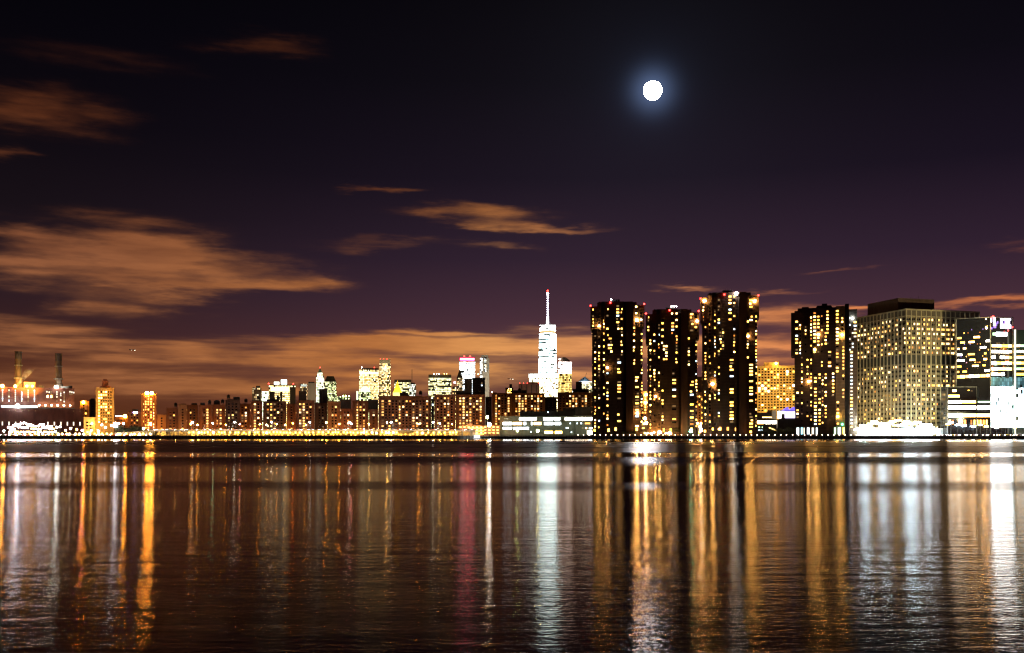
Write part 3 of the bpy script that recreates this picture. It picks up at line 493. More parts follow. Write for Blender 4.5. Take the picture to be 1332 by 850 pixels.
# parking garage
D = 975.0
t = thing('parking_garage', 'orange-lit open parking garage at the end of the raised highway', 'garage', (X(596, D), D, GZ)); w = 54 / F * D; GC = pmat('garage_concrete', (.45, .3, .2), noise=.2)
gm = MB()
for k, x_ in ((0, 0), (1, 0), (2, 0), (3, 3)):
    box('deck', t, x_, w, 0, 22, 2.9 * k + .1, 2.9 * k + 1.2, GC)
for i in range(11): gm.box(w * i / 10 - .3, w * i / 10 + .3, .5, 1.1, 1.2, 9, GC)
gm.box(0, w, 21, 22, 1.2, 9, GC); gm.build('column', t)['kind'] = 'stuff'
for k in range(3):
    for i in range(10):
        m = MB(); m.box(-.9, .9, -.3, .3, -.12, .12, emat('garage_tube', (1, .62, .15), 60 if i > 2 else 30)); m.build('ceiling_light', t, (w * (i + .5) / 10, 4, 2.9 * k + 2.7))
    box('parapet', t, w * .25, w * .62, -.15, -.02, 2.9 * k + 1.4, 2.9 * k + 1.9, WM['cream'], 'lit signboard strip on the deck edge')
for i in range(3): spot(t, (w * (.15 + .35 * i), -12, 10), (w * (.15 + .35 * i), 0, 5), 6, (1, .38, .06), 150)
box('stair_tower', t, w * .22, w * .34, 4, 14, 8.9, 11.8, GC)
# pier with sheds
D = 905.0
t = thing('pier', 'long black pier shed on the water below the star-bright white lamp', 'pier', (X(625.5, D), D, 0)); w = (737 - 625.5) / F * D
box('deck', t, 0, w, 0, 20, 1.2, 2.3, DARK); m = MB()
for i in range(26): m.cyl(w * (i + .5) / 26, .6, -2, 1.4, .25, .25, DARK, 6)
m.build('pile', t)['kind'] = 'stuff'; m = MB()
for i in range(60): m.box(w * i / 60, w * i / 60 + .1, .2, .3, 2.3, 3.6, METAL)
m.box(0, w, .2, .3, 3.5, 3.65, METAL); m.build('railing', t)
D = 922.0
t = thing('boat', 'small white cabin boat moored at the quay end', 'boat', (X(614.5, D), D - 3, 0)); Ln = 11.5 / F * D; m = MB()
m.prism([(1, .6), (Ln - .5, .6), (Ln, 1.6), (Ln - .5, 2.6), (1, 2.6), (0, 1.6)], .1, 1.3, WHITE, [(.6, 0), (Ln - .6, 0), (Ln + .3, 1.6), (Ln - .6, 3.2), (.6, 3.2), (-.3, 1.6)]); m.build('hull', t)
box('cabin', t, 1.6, Ln - 1.2, .6, 2.6, 1.3, 3.6, WHITE); box('cabin_roof', t, 1.3, Ln - .9, .3, 2.9, 3.6, 3.8, WHITE)
for i in range(3): box('window', t, 2.0 + i * 1.5, 3.1 + i * 1.5, .54, .6, 2.3, 3.2, WM['lobby'])
spot(t, (Ln / 2, -7, 9), (Ln / 2, 1, 2), 9, (.95, .97, 1), 100)

# ------------------------------------------------------------------ the four tall towers
D = 950.0
COLS = [ # u centre, width px, top row offset, bottom row (absolute photo offset from top), probability, palette bias
 (.050, 1.9, 12, 38, .85), (.088, 1.9, 42, 172, .72), (.163, 2.2, 22, 172, .40), (.250, 1.6, 22, 80, .50), (.250, 1.6, 84, 172, .30), (.318, 3.0, 12, 50, .62),
 (.39, 2.6, 50, 74, .85), (.345, 2.6, 50, 74, .75), (.318, 2.4, 78, 172, .50), (.508, 4.0, 8, 38, .9), (.580, 2.3, 8, 75, .72), (.535, 5.4, 77, 160, .75), (.81, 2.5, 36, 82, .6),
 (.862, 4.6, 9, 36, .85), (.95, 2.0, 40, 170, .75), (.865, 5.2, 96, 168, .68), (.94, 3.2, 9, 36, .35), (.72, 1.0, 90, 92, 0)]
def tower(label, x0, w, top, leftdrop, rightdrop, seed, extra):
    D = 954.0
    random.seed(seed); base = Z(568, D) - GZ
    th = -math.atan((x0 + w / 2 - HX) / F); t = thing('apartment_tower', label, 'tower', (X(x0, D), D, GZ), th, group='riverside towers of one design'); k = D / F * math.cos(th)
    u = lambda a: a * w * k; z = lambda off: Z(top + off, D) - GZ
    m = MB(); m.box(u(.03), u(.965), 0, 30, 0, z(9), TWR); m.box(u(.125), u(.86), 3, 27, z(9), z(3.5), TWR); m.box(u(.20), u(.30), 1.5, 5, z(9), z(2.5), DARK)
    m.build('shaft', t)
    for (a, c, f, o) in ((.275, .62, -3.2, 3.5), (.125, .20, -1.5, 6)):
        box('bay', t, u(a), u(c), f, .05, 0, z(o), TWR)
    box('pier_wall', t, u(.66), u(.785), -6, .04, 0, z(4.2), pmat('pier_brick', (.10, .05, .03), noise=.3, scale=.15))
    box('overhang', t, u(0), u(.118), -1.6, 24, z(leftdrop), z(9.2), TWR); box('overhang', t, u(.80), u(1.0), -1.6, 24, z(rightdrop), z(8.0), TWR)
    box('roof_house', t, u(.375), u(.545), 2, 18, z(4), z(0), DARK); box('roof_house', t, u(.60), u(.74), 3, 16, z(4), z(2.6), DARK)
    m = MB(); m.cyl(u(.17), 6, z(8.5), z(2.0), 1.2, 1.2, DARK, 8); m.tube((u(.45), 6, z(0)), (u(.45), 6, z(-3)), .12, METAL); m.tube((u(.52), 6, z(0)), (u(.52), 6, z(-2)), .12, METAL); m.build('vent_stack', t)
    def front(a, off):
        if .275 <= a <= .62: return -3.2
        if .125 <= a <= .20: return -1.5
        if (a < .118 and 9 < off < leftdrop) or (a >= .80 and 8 < off < rightdrop): return -1.6
        return 0.0
    W_ = []; row = 4.2; H = 568 - top
    for (a, ww, o0, o1, p) in COLS:
        off = o0
        while off < min(o1 * H / 177, H - 10):
            if random.random() < p * .86:
                key = random.choice(PAL_HOME)
                wj = ww * random.choice((1, 1, 1, .6)); sh = (ww - wj) * random.choice((-.5, .5))
                W_.append((u(a) + sh * k, front(a, off), z(off + 1.3), 0, wj * k * .82, 1.36, key))
            elif random.random() < .5: W_.append((u(a), front(a, off), z(off + 1.3), 0, ww * k, 1.7, 'off'))
            off += row
    for q in range(7):  # entrance level
        if random.random() < .7: W_.append((u(.08 + .13 * q), front(.08 + .13 * q, 170), z(H - 8 + random.uniform(-2, 2)), 0, 1.8 if q != 4 else .9, random.choice((2.2, 3.0)), random.choice(('amber', 'cream', 'yellow'))))
    # side walls seen from a step aside
    for sx, an in ((u(.965), math.pi / 2), (u(.03), -math.pi / 2)):
        for yy in (5, 12, 19, 25):
            for i in range(38):
                if random.random() < .35: W_.append((sx, yy, z(44 + i * 3.4) if 44 + i * 3.4 < H - 8 else 5, an, 1.8, 1.6, random.choice(PAL_HOME)))
    fr = [q for q in W_ if q[3] == 0]; sd = [q for q in W_ if q[3] != 0]
    put_windows(t, fr + [(a, b_, c, d, e, f, 'off') if False else (a, b_, c, d, e * .99, f * .6, g) for (a, b_, c, d, e, f, g) in sd])
    def lamp(px, py, mat, r=.75, y=-2.2, nm='warning_light'):
        m = MB(); m.ball(0, 0, 0, r, mat, 8, 5); m.cyl(0, 0, -r * 1.5, -r * .9, r * .3, r * .3, METAL, 6); m.build(nm, t, ((px - x0) * k, y, Z(py, D) - GZ))
    for e in extra: lamp(*e)
    return t
RB = emat('aviation_red', (1, .02, .015), 30); ST = emat('star_white', (1, .95, .85), 160); SW = emat('star_warm', (1, .52, .12), 420)
T1 = tower('leftmost tall dark tower, brick slab with overhanging upper floors, beside the hospital', 768, 70, 390, 39, 36, 3, [(768.3, 398.3, RB), (794, 395, RB, .8, -3.6), (837.6, 397, RB), (828.4, 417.7, SW, 1.3, -2.4, 'flood_lamp'), (795, 390.2, L_COOL, .6, 1), (779.4, 424.8, SW, .8, -2.4, 'flood_lamp'), (790, 479, SW, .8, -3.9, 'flood_lamp'), (829, 538, SW, 1.1, -.6, 'flood_lamp')])
T2 = tower('shortest of the dark riverside towers, second from the left', 840, 69, 400, 48, 42, 11, [(840.3, 408.5, RB), (871, 405, RB, .8, -3.6), (908.6, 406.5, RB), (873.5, 399.3, L_WHITE, .6, 1), (877, 399.3, L_WHITE, .6, 1), (880, 399.5, L_WHITE, .5, 1), (906.5, 419.5, SW, 1.0, -2.4, 'flood_lamp'), (853, 516, SW, .9, -1.8, 'flood_lamp')])
T3 = tower('tallest riverside tower, carrying a brilliant white roof lamp', 911, 76, 378.5, 42, 37, 23, [(911.4, 389, RB), (942.3, 385, RB, .8, -3.6), (986, 387, RB), (957.8, 384, ST, 1.5, -4.5, 'flood_lamp'), (964.6, 383.6, L_WHITE, .9, -4.5, 'flood_lamp'), (916.5, 392, SW, 1.2, -2.4, 'flood_lamp'), (981, 394.5, SW, 1.1, -2.4, 'flood_lamp'), (927, 500, SW, 1.3, -2, 'flood_lamp'), (973, 439, SW, .8, -.8, 'flood_lamp')])
# dark amber wash on the lower parts of the towers by added spots, as if from the terrace
for (t, a, e_) in ((T1, .88, 1.6), (T2, .15, 1.8), (T2, .62, 1.6), (T3, .05, 1.2), (T3, .9, .8)):
    sx = a * 70 * D / F; spot(t, (sx, -12, 3), (sx, 0, 12), e_, (1, .5, .12), 120, ref=12)
# fourth tower
D = 962.0; random.seed(31); th = -math.atan((1071 - HX) / F); k = D / F * math.cos(th)
t = thing('apartment_tower', 'fourth dark riverside tower, with tall white lobby windows and a pale right wing', 'tower', (X(1029, D), D, GZ), th, group='riverside towers of one design')
def q4(px): return (px - 1029) * k
def z4(py): return Z(py, D) - GZ
PW = pmat('pale_wing_brick', (.24, .17, .11), noise=.2, scale=.2, brick=3.1)
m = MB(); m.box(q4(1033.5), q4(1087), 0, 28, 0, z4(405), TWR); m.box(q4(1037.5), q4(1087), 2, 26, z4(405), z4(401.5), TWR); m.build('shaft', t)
box('overhang', t, q4(1029), q4(1046), -1.6, 24, z4(464), z4(407.5), TWR)
box('bay', t, q4(1057), q4(1075), -3.2, .05, 8, z4(402.5), TWR); m = MB(); m.prism([(q4(1061), 2), (q4(1083), 2), (q4(1083), 18), (q4(1061), 18)], z4(402), z4(398.5), DARK, [(q4(1063), 4), (q4(1081), 4), (q4(1081), 16), (q4(1063), 16)]); m.box(q4(1069), q4(1076), 6, 12, z4(398.6), z4(395.8), DARK); m.box(q4(1043), q4(1052), 4, 12, z4(401.5), z4(399.7), DARK); m.build('roof_house', t)
box('pale_wing', t, q4(1087.1), q4(1098.5), -2.0, 26, 0, z4(401), PW, 'pale brown right wing'); box('pier_wall', t, q4(1098.6), q4(1103.6), -5.5, 26, 0, z4(399), DARK); box('end_wing', t, q4(1103.7), q4(1114), -1, 20, 0, z4(405.5), PW)
W_ = []
for (px, ww, y0, y1, p, f) in ((1036.5, 3.6, 418, 460, .5, -1.6), (1041, 1.5, 418, 460, .4, -1.6), (1037.5, 3.2, 510, 552, .6, 0), (1043.2, 1.6, 460, 552, .4, 0), (1050.5, 2.2, 463, 552, .35, 0), (1048, 1.8, 425, 462, .25, 0), (1055.2, 1.8, 413, 552, .6, 0), (1059.8, 3.6, 408, 460, .85, -3.2), (1060.8, 3.8, 487, 552, .75, -3.2), (1064.6, 2.8, 408, 462, .75, -3.2), (1066.2, 2.8, 487, 552, .75, -3.2),
                               (1069, 1.7, 412, 480, .5, -3.2), (1070, 1.7, 490, 552, .5, -3.2), (1074, 2.6, 434, 448, .9, -3.2), (1076.4, 2.8, 406, 448, .7, 0), (1074, 2.6, 487, 545, .6, -3.2), (1079, 4.4, 458, 480, .95, 0), (1083.6, 3.0, 486, 522, .85, 0), (1088.8, 3.6, 406, 486, .85, -2.0), (1089.6, 3.2, 523, 552, .95, -2), (1095.2, 2.2, 411, 440, .4, -2.0), (1096.6, 2.2, 448, 522, .85, -2.0), (1107, 3.4, 459, 556, .97, -1.0), (1111.5, 4, 421, 443, .9, -1), (1108.5, 2.6, 430, 457, .5, -1), (1103.2 + 1.8, 1.8, 415, 457, .5, -1)):
    y = y0
    while y < y1:
        if random.random() < p: W_.append((q4(px), f, z4(y + 1.2), 0, ww * k * .82, 1.38, random.choice(PAL_HOME if px < 1105 else ['slit', 'cream', 'slit', 'cool', 'glasslobby'])))
        elif random.random() < .5: W_.append((q4(px), f, z4(y + 1.2), 0, ww * k, 1.7, 'off'))
        y += 4.55
for px, ww, key in ((1037.8, 3.4, 'glasslobby'), (1043.0, 2.0, 'aqua'), (1046, 1.2, 'slit'), (1051.5, 3.4, 'glasslobby'), (1057.4, 2.8, 'slit'), (1062.5, 2.2, 'glasslobby'), (1086, 2.2, 'green'), (1091.5, 3.9, 'glasslobby'), (1097, 2.2, 'cream')): W_.append((q4(px), -2.05 if px > 1087 else -.02, z4(560.8), 0, ww * k, 9.0 / F * D * .95, key))
put_windows(t, W_)
for (px, py, mt, r, y) in ((1064.6, 437, SW, 1.0, -4), (1052, 497, SW, .9, -1), (1060, 456, L_GOLD, 1.2, -4), (1089.5, 542.5, emat('shop_gold', (1, .6, .1), 120), 1.0, -3), (1108, 417, emat('blue_white', (.6, .8, 1), 60), .9, -2), (1095, 438, SW, .8, -3), (1095.3, 552.5, L_GREEN, .7, -3)):
    m = MB(); m.ball(0, 0, 0, r, mt, 8, 5); m.tube((0, 0, 0), (0, 1.6, 0), .1, METAL); m.build('flood_lamp', t, (q4(px), y, z4(py)))
spot(t, (q4(1092), -60, 40), (q4(1092), 0, 50), 1.0, (1, .75, .45), 90); spot(t, (q4(1083), -2.5, z4(495)), (q4(1081), 0, z4(505)), 12, (1, .5, .1), 100, ref=5)
T4 = t

# ------------------------------------------------------------------ between the towers
b = B('apartment_building', 'orange-lit brick block showing between the first two tall towers', 'apartment block', 831, 848, 509.5, 1150, 14, BRICK[2]); W_ = []; grid(W_, (0, 0), (b.w, 0), 6, b.h - 2, 3.0, 3.1, 1.5, 1.6, .45, ['gold', 'cream', 'amber'], .5); put_windows(b.root, W_); b.lamp(840.3, 513.5, SW, 1.2, -1.2, 'flood_lamp'); b.lamp(840, 524, SW, 1.1, -1.2, 'flood_lamp'); spot(b.root, (b.w / 2, -16, 10), (b.w / 2, 0, 25), 3.2, SOD, 150)
b = B('apartment_building', 'dark-topped orange brick block seen between the second and third tall towers', 'apartment block', 898, 918, 511, 1150, 14, BRICK[2]); b.block('roof_house', 904, 915, 490, 511, BRICK[3], 3, 12); W_ = []; grid(W_, (0, 0), (b.w, 0), 6, b.h - 2, 3.2, 3.1, 1.4, 1.5, .35, ['gold', 'cream', 'orange'], .5); put_windows(b.root, W_); spot(b.root, (b.w / 2, -16, 10), (b.w / 2, 0, 25), 3.0, SOD, 150)
b = B('office_building', 'golden floodlit office slab with a regular grid of small windows', 'building', 984, 1036, 476.5, 1250, 24, pmat('gold_stone', (.55, .38, .17), noise=.12, scale=.1)); W_ = []
grid(W_, (0, 0), (b.w, 0), b.lz(536), b.h - 1.5, 3.75, 3.45, 2.1, 1.7, .16, ['bright', 'gold', 'cream', 'yellow', 'glare'], .2); put_windows(b.root, W_)
b.block('penthouse', 993.5, 1013, 471.3, 476, MATS['gold_stone'], 3, 18); b.lamp(1009.5, 473, L_SOD, 1.5, 0, 'flood_lamp')
for i in range(3):
    for zz in (20, 60): spot(b.root, (b.w * (i + .5) / 3, -45, zz), (b.w * (i + .5) / 3, 0, zz + 5), 1.3, (1, .62, .16), 150)
spot(b.root, (b.w * .5, -12, b.h + 1), (b.w * .5, 3, b.h + 4), 5, (1, .55, .1), 140)
# terrace and low buildings
D = 962.0
b = B('terrace_building', 'low dark building with a row of glowing yellow windows between the tall towers', 'building', 968, 1034, 546.5, D, 26, DARK); b.block('upper_storey', 984, 1010, 537, 546.5, DARK, 4, 22); b.block('upper_storey', 1005, 1011, 534, 546, PALE, 3, 20); W_ = []
def sw(px0, px1, py0, py1, key): W_.append(((b.lx(px0) + b.lx(px1)) / 2, 0, (b.lz(py0) + b.lz(py1)) / 2, 0, b.lx(px1) - b.lx(px0), b.lz(py0) - b.lz(py1), key))
for a_, c_, kk in ((972, 974, 'gold'), (975.5, 978, 'yellow'), (985, 993.5, 'bright'), (995, 1003, 'glare'), (1004, 1010, 'glare'), (1011, 1018, 'bright'), (1019, 1027, 'bright'), (1028, 1030.5, 'gold'), (1031, 1034, 'amber')): sw(a_, c_, 547.4, 551.6, kk)
for a_, c_, y_, kk in ((986.5, 988.5, 556, 'green'), (991, 992, 556, 'green'), (1013.5, 1015, 555, 'green'), (1016.5, 1019, 555, 'green'), (986.5, 992, 560, 'cool'), (1030, 1033, 558, 'dim')): sw(a_, c_, y_ - .8, y_ + .8, kk)
put_windows(b.root, W_)
box('lit_ledge', b.root, b.lx(993), b.lx(1008), 3.7, 4, b.lz(543.6), b.lz(542.6), WM['white'])
m = MB(); m.box(0, 8.5, 0, .4, 0, .8, emat('stair_gold', (1, .6, .15), 5)); o = m.build('stair_light', b.root, (b.lx(1000), -.5, b.lz(557))); o.rotation_euler = (0, .38, 0)
D = 956.0
t = thing('pavilion', 'white-lit pavilion with two violet gable roofs left of the fourth tower', 'pavilion', (X(1011.5, D), D, GZ)); k = D / F; zz = lambda py: Z(py, D) - GZ
box('wall', t, 0, 22 * k, 0, 8, 0, zz(546.5), DARK); box('screen', t, 9.5 * k, 22.5 * k, -.3, .2, zz(544), zz(535.8), emat('screen_lilac', (.78, .66, 1), 4)); box('lit_column', t, 0, 4.6 * k, -.2, .2, zz(544.5), zz(535), emat('column_cream', (1, .88, .72), 6)); box('lit_column', t, 4.6 * k, 9.4 * k, -.2, .2, zz(538.5), zz(535.2), emat('column_cream', (1, .88, .72), 6)); box('back_wall', t, 4.7 * k, 22.4 * k, .3, 7, zz(546.5), zz(534.5), DARK)
for i in range(2):
    x_ = (6.8 + 8.0 * i) * k; m = MB(); w_ = 7.8 * k; V = emat('gable_violet', (.25, .18, 1), 1.1)
    m.add([(x_, -.2, zz(534.4)), (x_ + w_, -.2, zz(534.4)), (x_ + w_ * .95, -.2, zz(529.6)), (x_, 7, zz(534.4)), (x_ + w_, 7, zz(534.4)), (x_ + w_ * .95, 7, zz(529.6))], [(0, 1, 2), (5, 4, 3), (0, 2, 5, 3), (1, 4, 5, 2), (0, 3, 4, 1)], V); m.build('gable_roof', t)
D = 958.0
b = B('terrace_building', 'two-storey terrace below the second tall tower, its roof edge glaring warm white', 'building', 834, 912, 553.5, D, 20, CONCD); W_ = []
def sw2(px0, px1, py0, py1, key): W_.append(((b.lx(px0) + b.lx(px1)) / 2, 0, (b.lz(py0) + b.lz(py1)) / 2, 0, b.lx(px1) - b.lx(px0), b.lz(py0) - b.lz(py1), key))
for a_, c_, y_, kk in ((864, 873, 556, 'orange'), (868, 871, 558.3, 'orange'), (875, 877.5, 558.3, 'gold'), (844, 847, 557.5, 'cream'), (835, 838, 557, 'cream'), (917, 920, 563, 'yellow'), (908.5, 911, 563, 'gold')): sw2(a_, c_, y_ - .8, y_ + .8, kk)
put_windows(b.root, W_)
WT = emat('terrace_warm', (1, .56, .18), 150)
for px in (829, 838, 841, 844, 847, 850, 855, 858, 866, 869.5, 872, 880, 890, 893.5, 897, 900.5, 904, 907, 912):
    b.lamp(px, 551 + random.uniform(-1.6, .8), WT, random.uniform(.7, 1.25), random.uniform(-1, 1), 'terrace_lamp')
for px in (849.5, 855): b.lamp(px, 545.5, L_GOLD, 1.1, -1, 'terrace_lamp')
b.lamp(839, 544.3, L_COOL, 1.2, -1, 'terrace_lamp')
spot(b.root, (b.lx(856), -9, 4), (b.lx(856), 0, 6), 9, (1, .5, .1), 150, ref=10); spot(b.root, (b.lx(846), -8, 4), (b.lx(846), 0, 6), 3, (1, .5, .1), 150, ref=10)

# ------------------------------------------------------------------ right: big office block, glass towers
yaw = R(16.4)
t = thing('hospital_block', 'huge pale concrete hospital block with gridded windows and a dark rooftop plant', 'hospital', (X(1178.5, 960), 960, GZ), yaw); H = 119.3 + CZ - GZ; Wd, Dp = 85.0, 76.0
VC = pmat('sand_concrete', (.46, .38, .22), noise=.12, scale=.08)
m = MB(); m.box(0, Wd, 0, Dp, 0, H, pmat('sand_concrete_dark', (.20, .16, .09), noise=.15, scale=.08, brick=4.55)); m.build('wall', t)
m = MB(); nb, pit = 15, Wd / 15
for i in range(nb + 1): m.box(i * pit - .45, i * pit + .45, -1.0, .05, 0, H + .6, VC)
nl = 14; pl = Dp / nl
for i in range(1, nl + 1): m.box(-1.0, .05, i * pl - .45, i * pl + .45, 0, H + .6, VC)
m.build('pilaster', t)['kind'] = 'stuff'
m = MB(); m.box(-.7, Wd + .6, -.6, Dp, H - 6.3, H - 5.6, VC); m.box(-.7, Wd + .6, -.7, Dp, H - .4, H + 1.0, VC); m.box(-.4, Wd, -.4, Dp, H - 5.5, H - .5, pmat('top_louvre', (.15, .12, .08), noise=.2)); m.build('cornice', t)
m = MB(); LV = pmat('mech_louvre', (.05, .045, .03), noise=.2)
for i in range(nb): m.box(i * pit + .6, (i + 1) * pit - .6, -.25, .05, 70, 78, LV)
for i in range(nl): m.box(-.25, .05, i * pl + .6, (i + 1) * pl - .6, 70, 78, LV)
m.build('louvre_band', t)
W_ = []; random.seed(5); row = 4.55; rl = [random.choice((.15, .3, .6, .75)) for _ in range(30)]
for j in range(25):
    z_ = 6 + j * row
    if z_ > H - 9 or 68 < z_ + 1.5 < 80: continue
    p = (.75, .7, .55, .72, .65, .5)[j % 6] if z_ > 78 else (.12, .2, .55, .25, .3, .15, .4)[j % 7]
    for i in range(nb):
        for s_ in (.32, .68):
            on = random.random() < p * (1.15 if 2 < i < 13 else .9); W_.append(((i + s_) * pit, 0, z_ + 2, 0, 1.45, 2.0, random.choice(PAL_OFF) if on else 'off'))
    for i in range(nl):
        for s_ in (.32, .68):
            on = random.random() < p * .62; W_.append((0, (i + s_) * pl, z_ + 2, -math.pi / 2, 1.6, 2.0, random.choice(PAL_OFF) if on else 'off'))
random.shuffle(W_); put_windows(t, W_)
HB = pmat('plant_louvre', (.10, .06, .04), noise=.25, scale=.3)
box('rooftop_plant', t, -14 * 0 + 2, 44, 14, 62, H, H + 13.2, HB); box('rooftop_plant', t, 44.2, 58, 18, 50, H, H + 3.6, HB)
m = MB(); m.tube((30, 20, H + 13), (30, 20, H + 17), .15, METAL); m.tube((22, 20, H + 13), (22, 20, H + 16), .15, METAL); m.build('antenna', t)
for i in range(4): spot(t, (Wd * (i + .5) / 4, -38, 14), (Wd * (i + .5) / 4, 0, 40), 2.9, (1, .86, .46), 150); 
for i in range(3): spot(t, (-34, Dp * (i + .5) / 3, 14), (0, Dp * (i + .5) / 3, 40), 1.3, (1, .82, .45), 150)
spot(t, (Wd / 2, -95, 70), (Wd / 2, 0, 85), 2.1, (1, .85, .45), 90); spot(t, (-80, Dp / 2, 70), (0, Dp / 2, 85), 1.3, (1, .8, .4), 90)
VA = t
# dark glass tower with sign
c0 = Vector((X(1288.3, 940), 940)); cl = Vector((X(1244, 954), 954)); cr = Vector((X(1317.3, 943), 943)); cb = Vector((cr.x + 3, 964)); cb2 = Vector((cl.x + 8, 965))
t = thing('glass_tower', 'dark glass office tower with lit floor bands and a lilac rooftop sign', 'tower', (c0.x, c0.y, GZ)); zt = lambda py: Z(py, 940) - GZ; Hh = zt(413.5)
GB = pmat('black_glass', (.02, .022, .025), rough=.08, spec=.8); pl2 = [(0, 0), tuple(cr - c0), tuple(cb - c0), tuple(cb2 - c0), tuple(cl - c0)]
m = MB(); m.prism(pl2, 0, Hh, GB); m.build('glass_shell', t)
m = MB(); m.box(-.35, .35, -.4, .3, 0, Hh + 1, CONC); v = cr - c0; m.box(v.x - .35, v.x + .35, v.y - .5, v.y + .2, 0, Hh + 1, CONC); m.tube((0, -.1, Hh + .6), (v.x, v.y - .1, Hh + .6), .3, CONC); v = cl - c0; m.tube((0, -.1, Hh + .6), (v.x - .1, v.y, Hh + .6), .35, CONC); m.box(v.x - .3, v.x + .3, v.y - .4, v.y + .2, 0, Hh + .6, CONC); m.build('corner_mullion', t)
W_ = []; random.seed(12)
def wallrun(p0, p1, s0, s1, z_, h_, key):
    p0 = Vector((p0[0], p0[1])); p1 = Vector((p1[0], p1[1])); d = p1 - p0; a = math.atan2(d.y, d.x); c = p0 + d * ((s0 + s1) / 2); W_.append((c.x, c.y, z_, a, d.length * (s1 - s0), h_, key))
LFc, RFc, O = tuple(cl - c0), tuple(cr - c0), (0, 0)
for j, py in enumerate((437.5, 443.5, 451.5, 459.5, 467, 475, 482, 488.5)):   # left face, runs of lit bays
    s = .03
    while s < .97:
        ln = random.uniform(.05, .22); full = py > 486
        if full or random.random() < (.72 if s < .4 or s > .7 else .38): wallrun(LFc, O, s, min(.98, s + ln * .9), zt(py + (1 - s) * 1.0), 1.6 if not full else 2.6, random.choice(('bright', 'white', 'yellow', 'glare', 'cream')))
        s += ln + (.004 if full else random.choice((.01, .03, .1)))
for _ in range(26):
    s = random.uniform(.08, .95); wallrun(LFc, O, s, s + .02, zt(random.choice((424, 428, 432, 447, 455, 463, 471, 479))), .9, random.choice(('cream', 'dim', 'amber', 'violet', 'orange')))
for j, py in enumerate((450, 457.5, 465, 472.5, 480, 487)):
    s = .06
    while s < .93:
        ln = random.uniform(.12, .3)
        if random.random() < .93: wallrun(O, RFc, s, min(.95, s + ln), zt(py), 2.4, random.choice(('bright', 'white', 'glare', 'yellow')))
        s += ln + .02
for j, py in enumerate((446.5, 454, 461.5, 469, 476.5, 484)):
    for q in range(9): 
        if random.random() < .5: wallrun(O, RFc, .06 + q * .1, .12 + q * .1, zt(py), .8, random.choice(('dim', 'amber', 'orange', 'dim')))
wallrun(O, RFc, .25, .74, zt(434.7), 3.6, 'lobby'); wallrun(O, RFc, .1, .25, zt(434.7), 2.6, 'green')
put_windows(t, W_)
v = Vector(RFc); SG = emat('sign_lilac', (.85, .72, 1), 6); SG2 = emat('sign_violet', (.35, .2, .9), 2)
m = MB()   # lit lettering panel: blocky glyph strokes as they read from across the river
def stroke(x0, x1, y0, y1, mt):  # photo pixels of the sign
    a_ = (x0 - 1288.3) / 29; c_ = (x1 - 1288.3) / 29; z0_, z1_ = zt(y1), zt(y0); m.add([(v.x * q + s_ * 0, v.y * q + d_, z_) for z_ in (z0_, z1_) for (q, d_, s_) in ((a_, -.5, 0), (c_, -.5, 0), (c_, -.1, 0), (a_, -.1, 0))], [(0, 3, 2, 1), (4, 5, 6, 7), (0, 1, 5, 4), (1, 2, 6, 5), (2, 3, 7, 6), (3, 0, 4, 7)], mt)
stroke(1288.6, 1290, 414, 419, SG); stroke(1286.8 + 1.6, 1289.8, 417, 419.5, SG); stroke(1292, 1294.5, 413.5, 424, SG); stroke(1292.3, 1295.5, 424, 427, SG2); stroke(1296.8, 1298.2, 418, 421, SG2); stroke(1295.6, 1296.6, 420, 424, SG2)
stroke(1301.2, 1303.4, 414.6, 427.2, SG); stroke(1303.4, 1314.6, 414.6, 416.6, SG); stroke(1305.6, 1307, 417, 421.8, SG2); stroke(1304, 1307.4, 421.5, 423.4, SG); stroke(1303.8, 1306.6, 425, 427, SG); stroke(1307.6, 1309.4, 417, 427.6, SG); stroke(1310, 1311.8, 417, 427.9, SG); stroke(1312.4, 1314.8, 422.4, 427.5, SG); stroke(1312.2, 1313.2, 417.2, 422, SG); stroke(1289, 1290.6, 426, 428.6, SG2)
m.build('sign_lettering', t)
m = MB(); v_ = v.normalized(); fr_ = curtain('media_facade', (.3, .4, .42), (.55, .9, 1), (.95, 1, 1), 38.0, 2.2, 3.6, .99, .1, 41, .05, .1)
m.add([(v.x * q, v.y * q + d_, z_) for z_ in (zt(556), zt(503)) for (q, d_) in ((.03, -.6), (.97, -.6), (.97, -.1), (.03, -.1))], [(0, 3, 2, 1), (4, 5, 6, 7), (0, 1, 5, 4), (1, 2, 6, 5), (2, 3, 7, 6), (3, 0, 4, 7)], fr_); m.build('backlit_glass_base', t)
m = MB(); m.add([(v.x * q, v.y * q + d_, z_) for z_ in (zt(503), zt(490.5)) for (q, d_) in ((.03, -.5), (.97, -.5), (.97, -.1), (.03, -.1))], [(0, 3, 2, 1), (4, 5, 6, 7), (0, 1, 5, 4), (1, 2, 6, 5), (2, 3, 7, 6), (3, 0, 4, 7)], curtain('teal_glass', (.1, .2, .22), (.25, .6, .7), (.35, .75, .8), .5, 2.0, 3.2, .98, .1, 42, .12, .06)); m.build('teal_glass_band', t)
for (px, py, r) in ((1291, 412.6, 1.1), (1309.4, 430.4, .5), (1314.6, 426, .5)): m = MB(); m.ball(0, 0, 0, r, RB, 8, 5); m.cyl(0, 0, -r * 1.5, -r * .8, .2, .2, METAL, 6); m.build('warning_light', t, ((px - 1288.3) / 29 * v.x, -.8, zt(py)))
for (px, py, r) in ((1283.8, 415, .5), (1284, 426.5, .9)): m = MB(); m.ball(0, 0, 0, r, SW, 8, 5); m.tube((0, 0, 0), (0, 1.5, 0), .1, METAL); m.build('flood_lamp', t, ((px - 1288.3) * 940 / F * .95, 2.0, zt(py)))
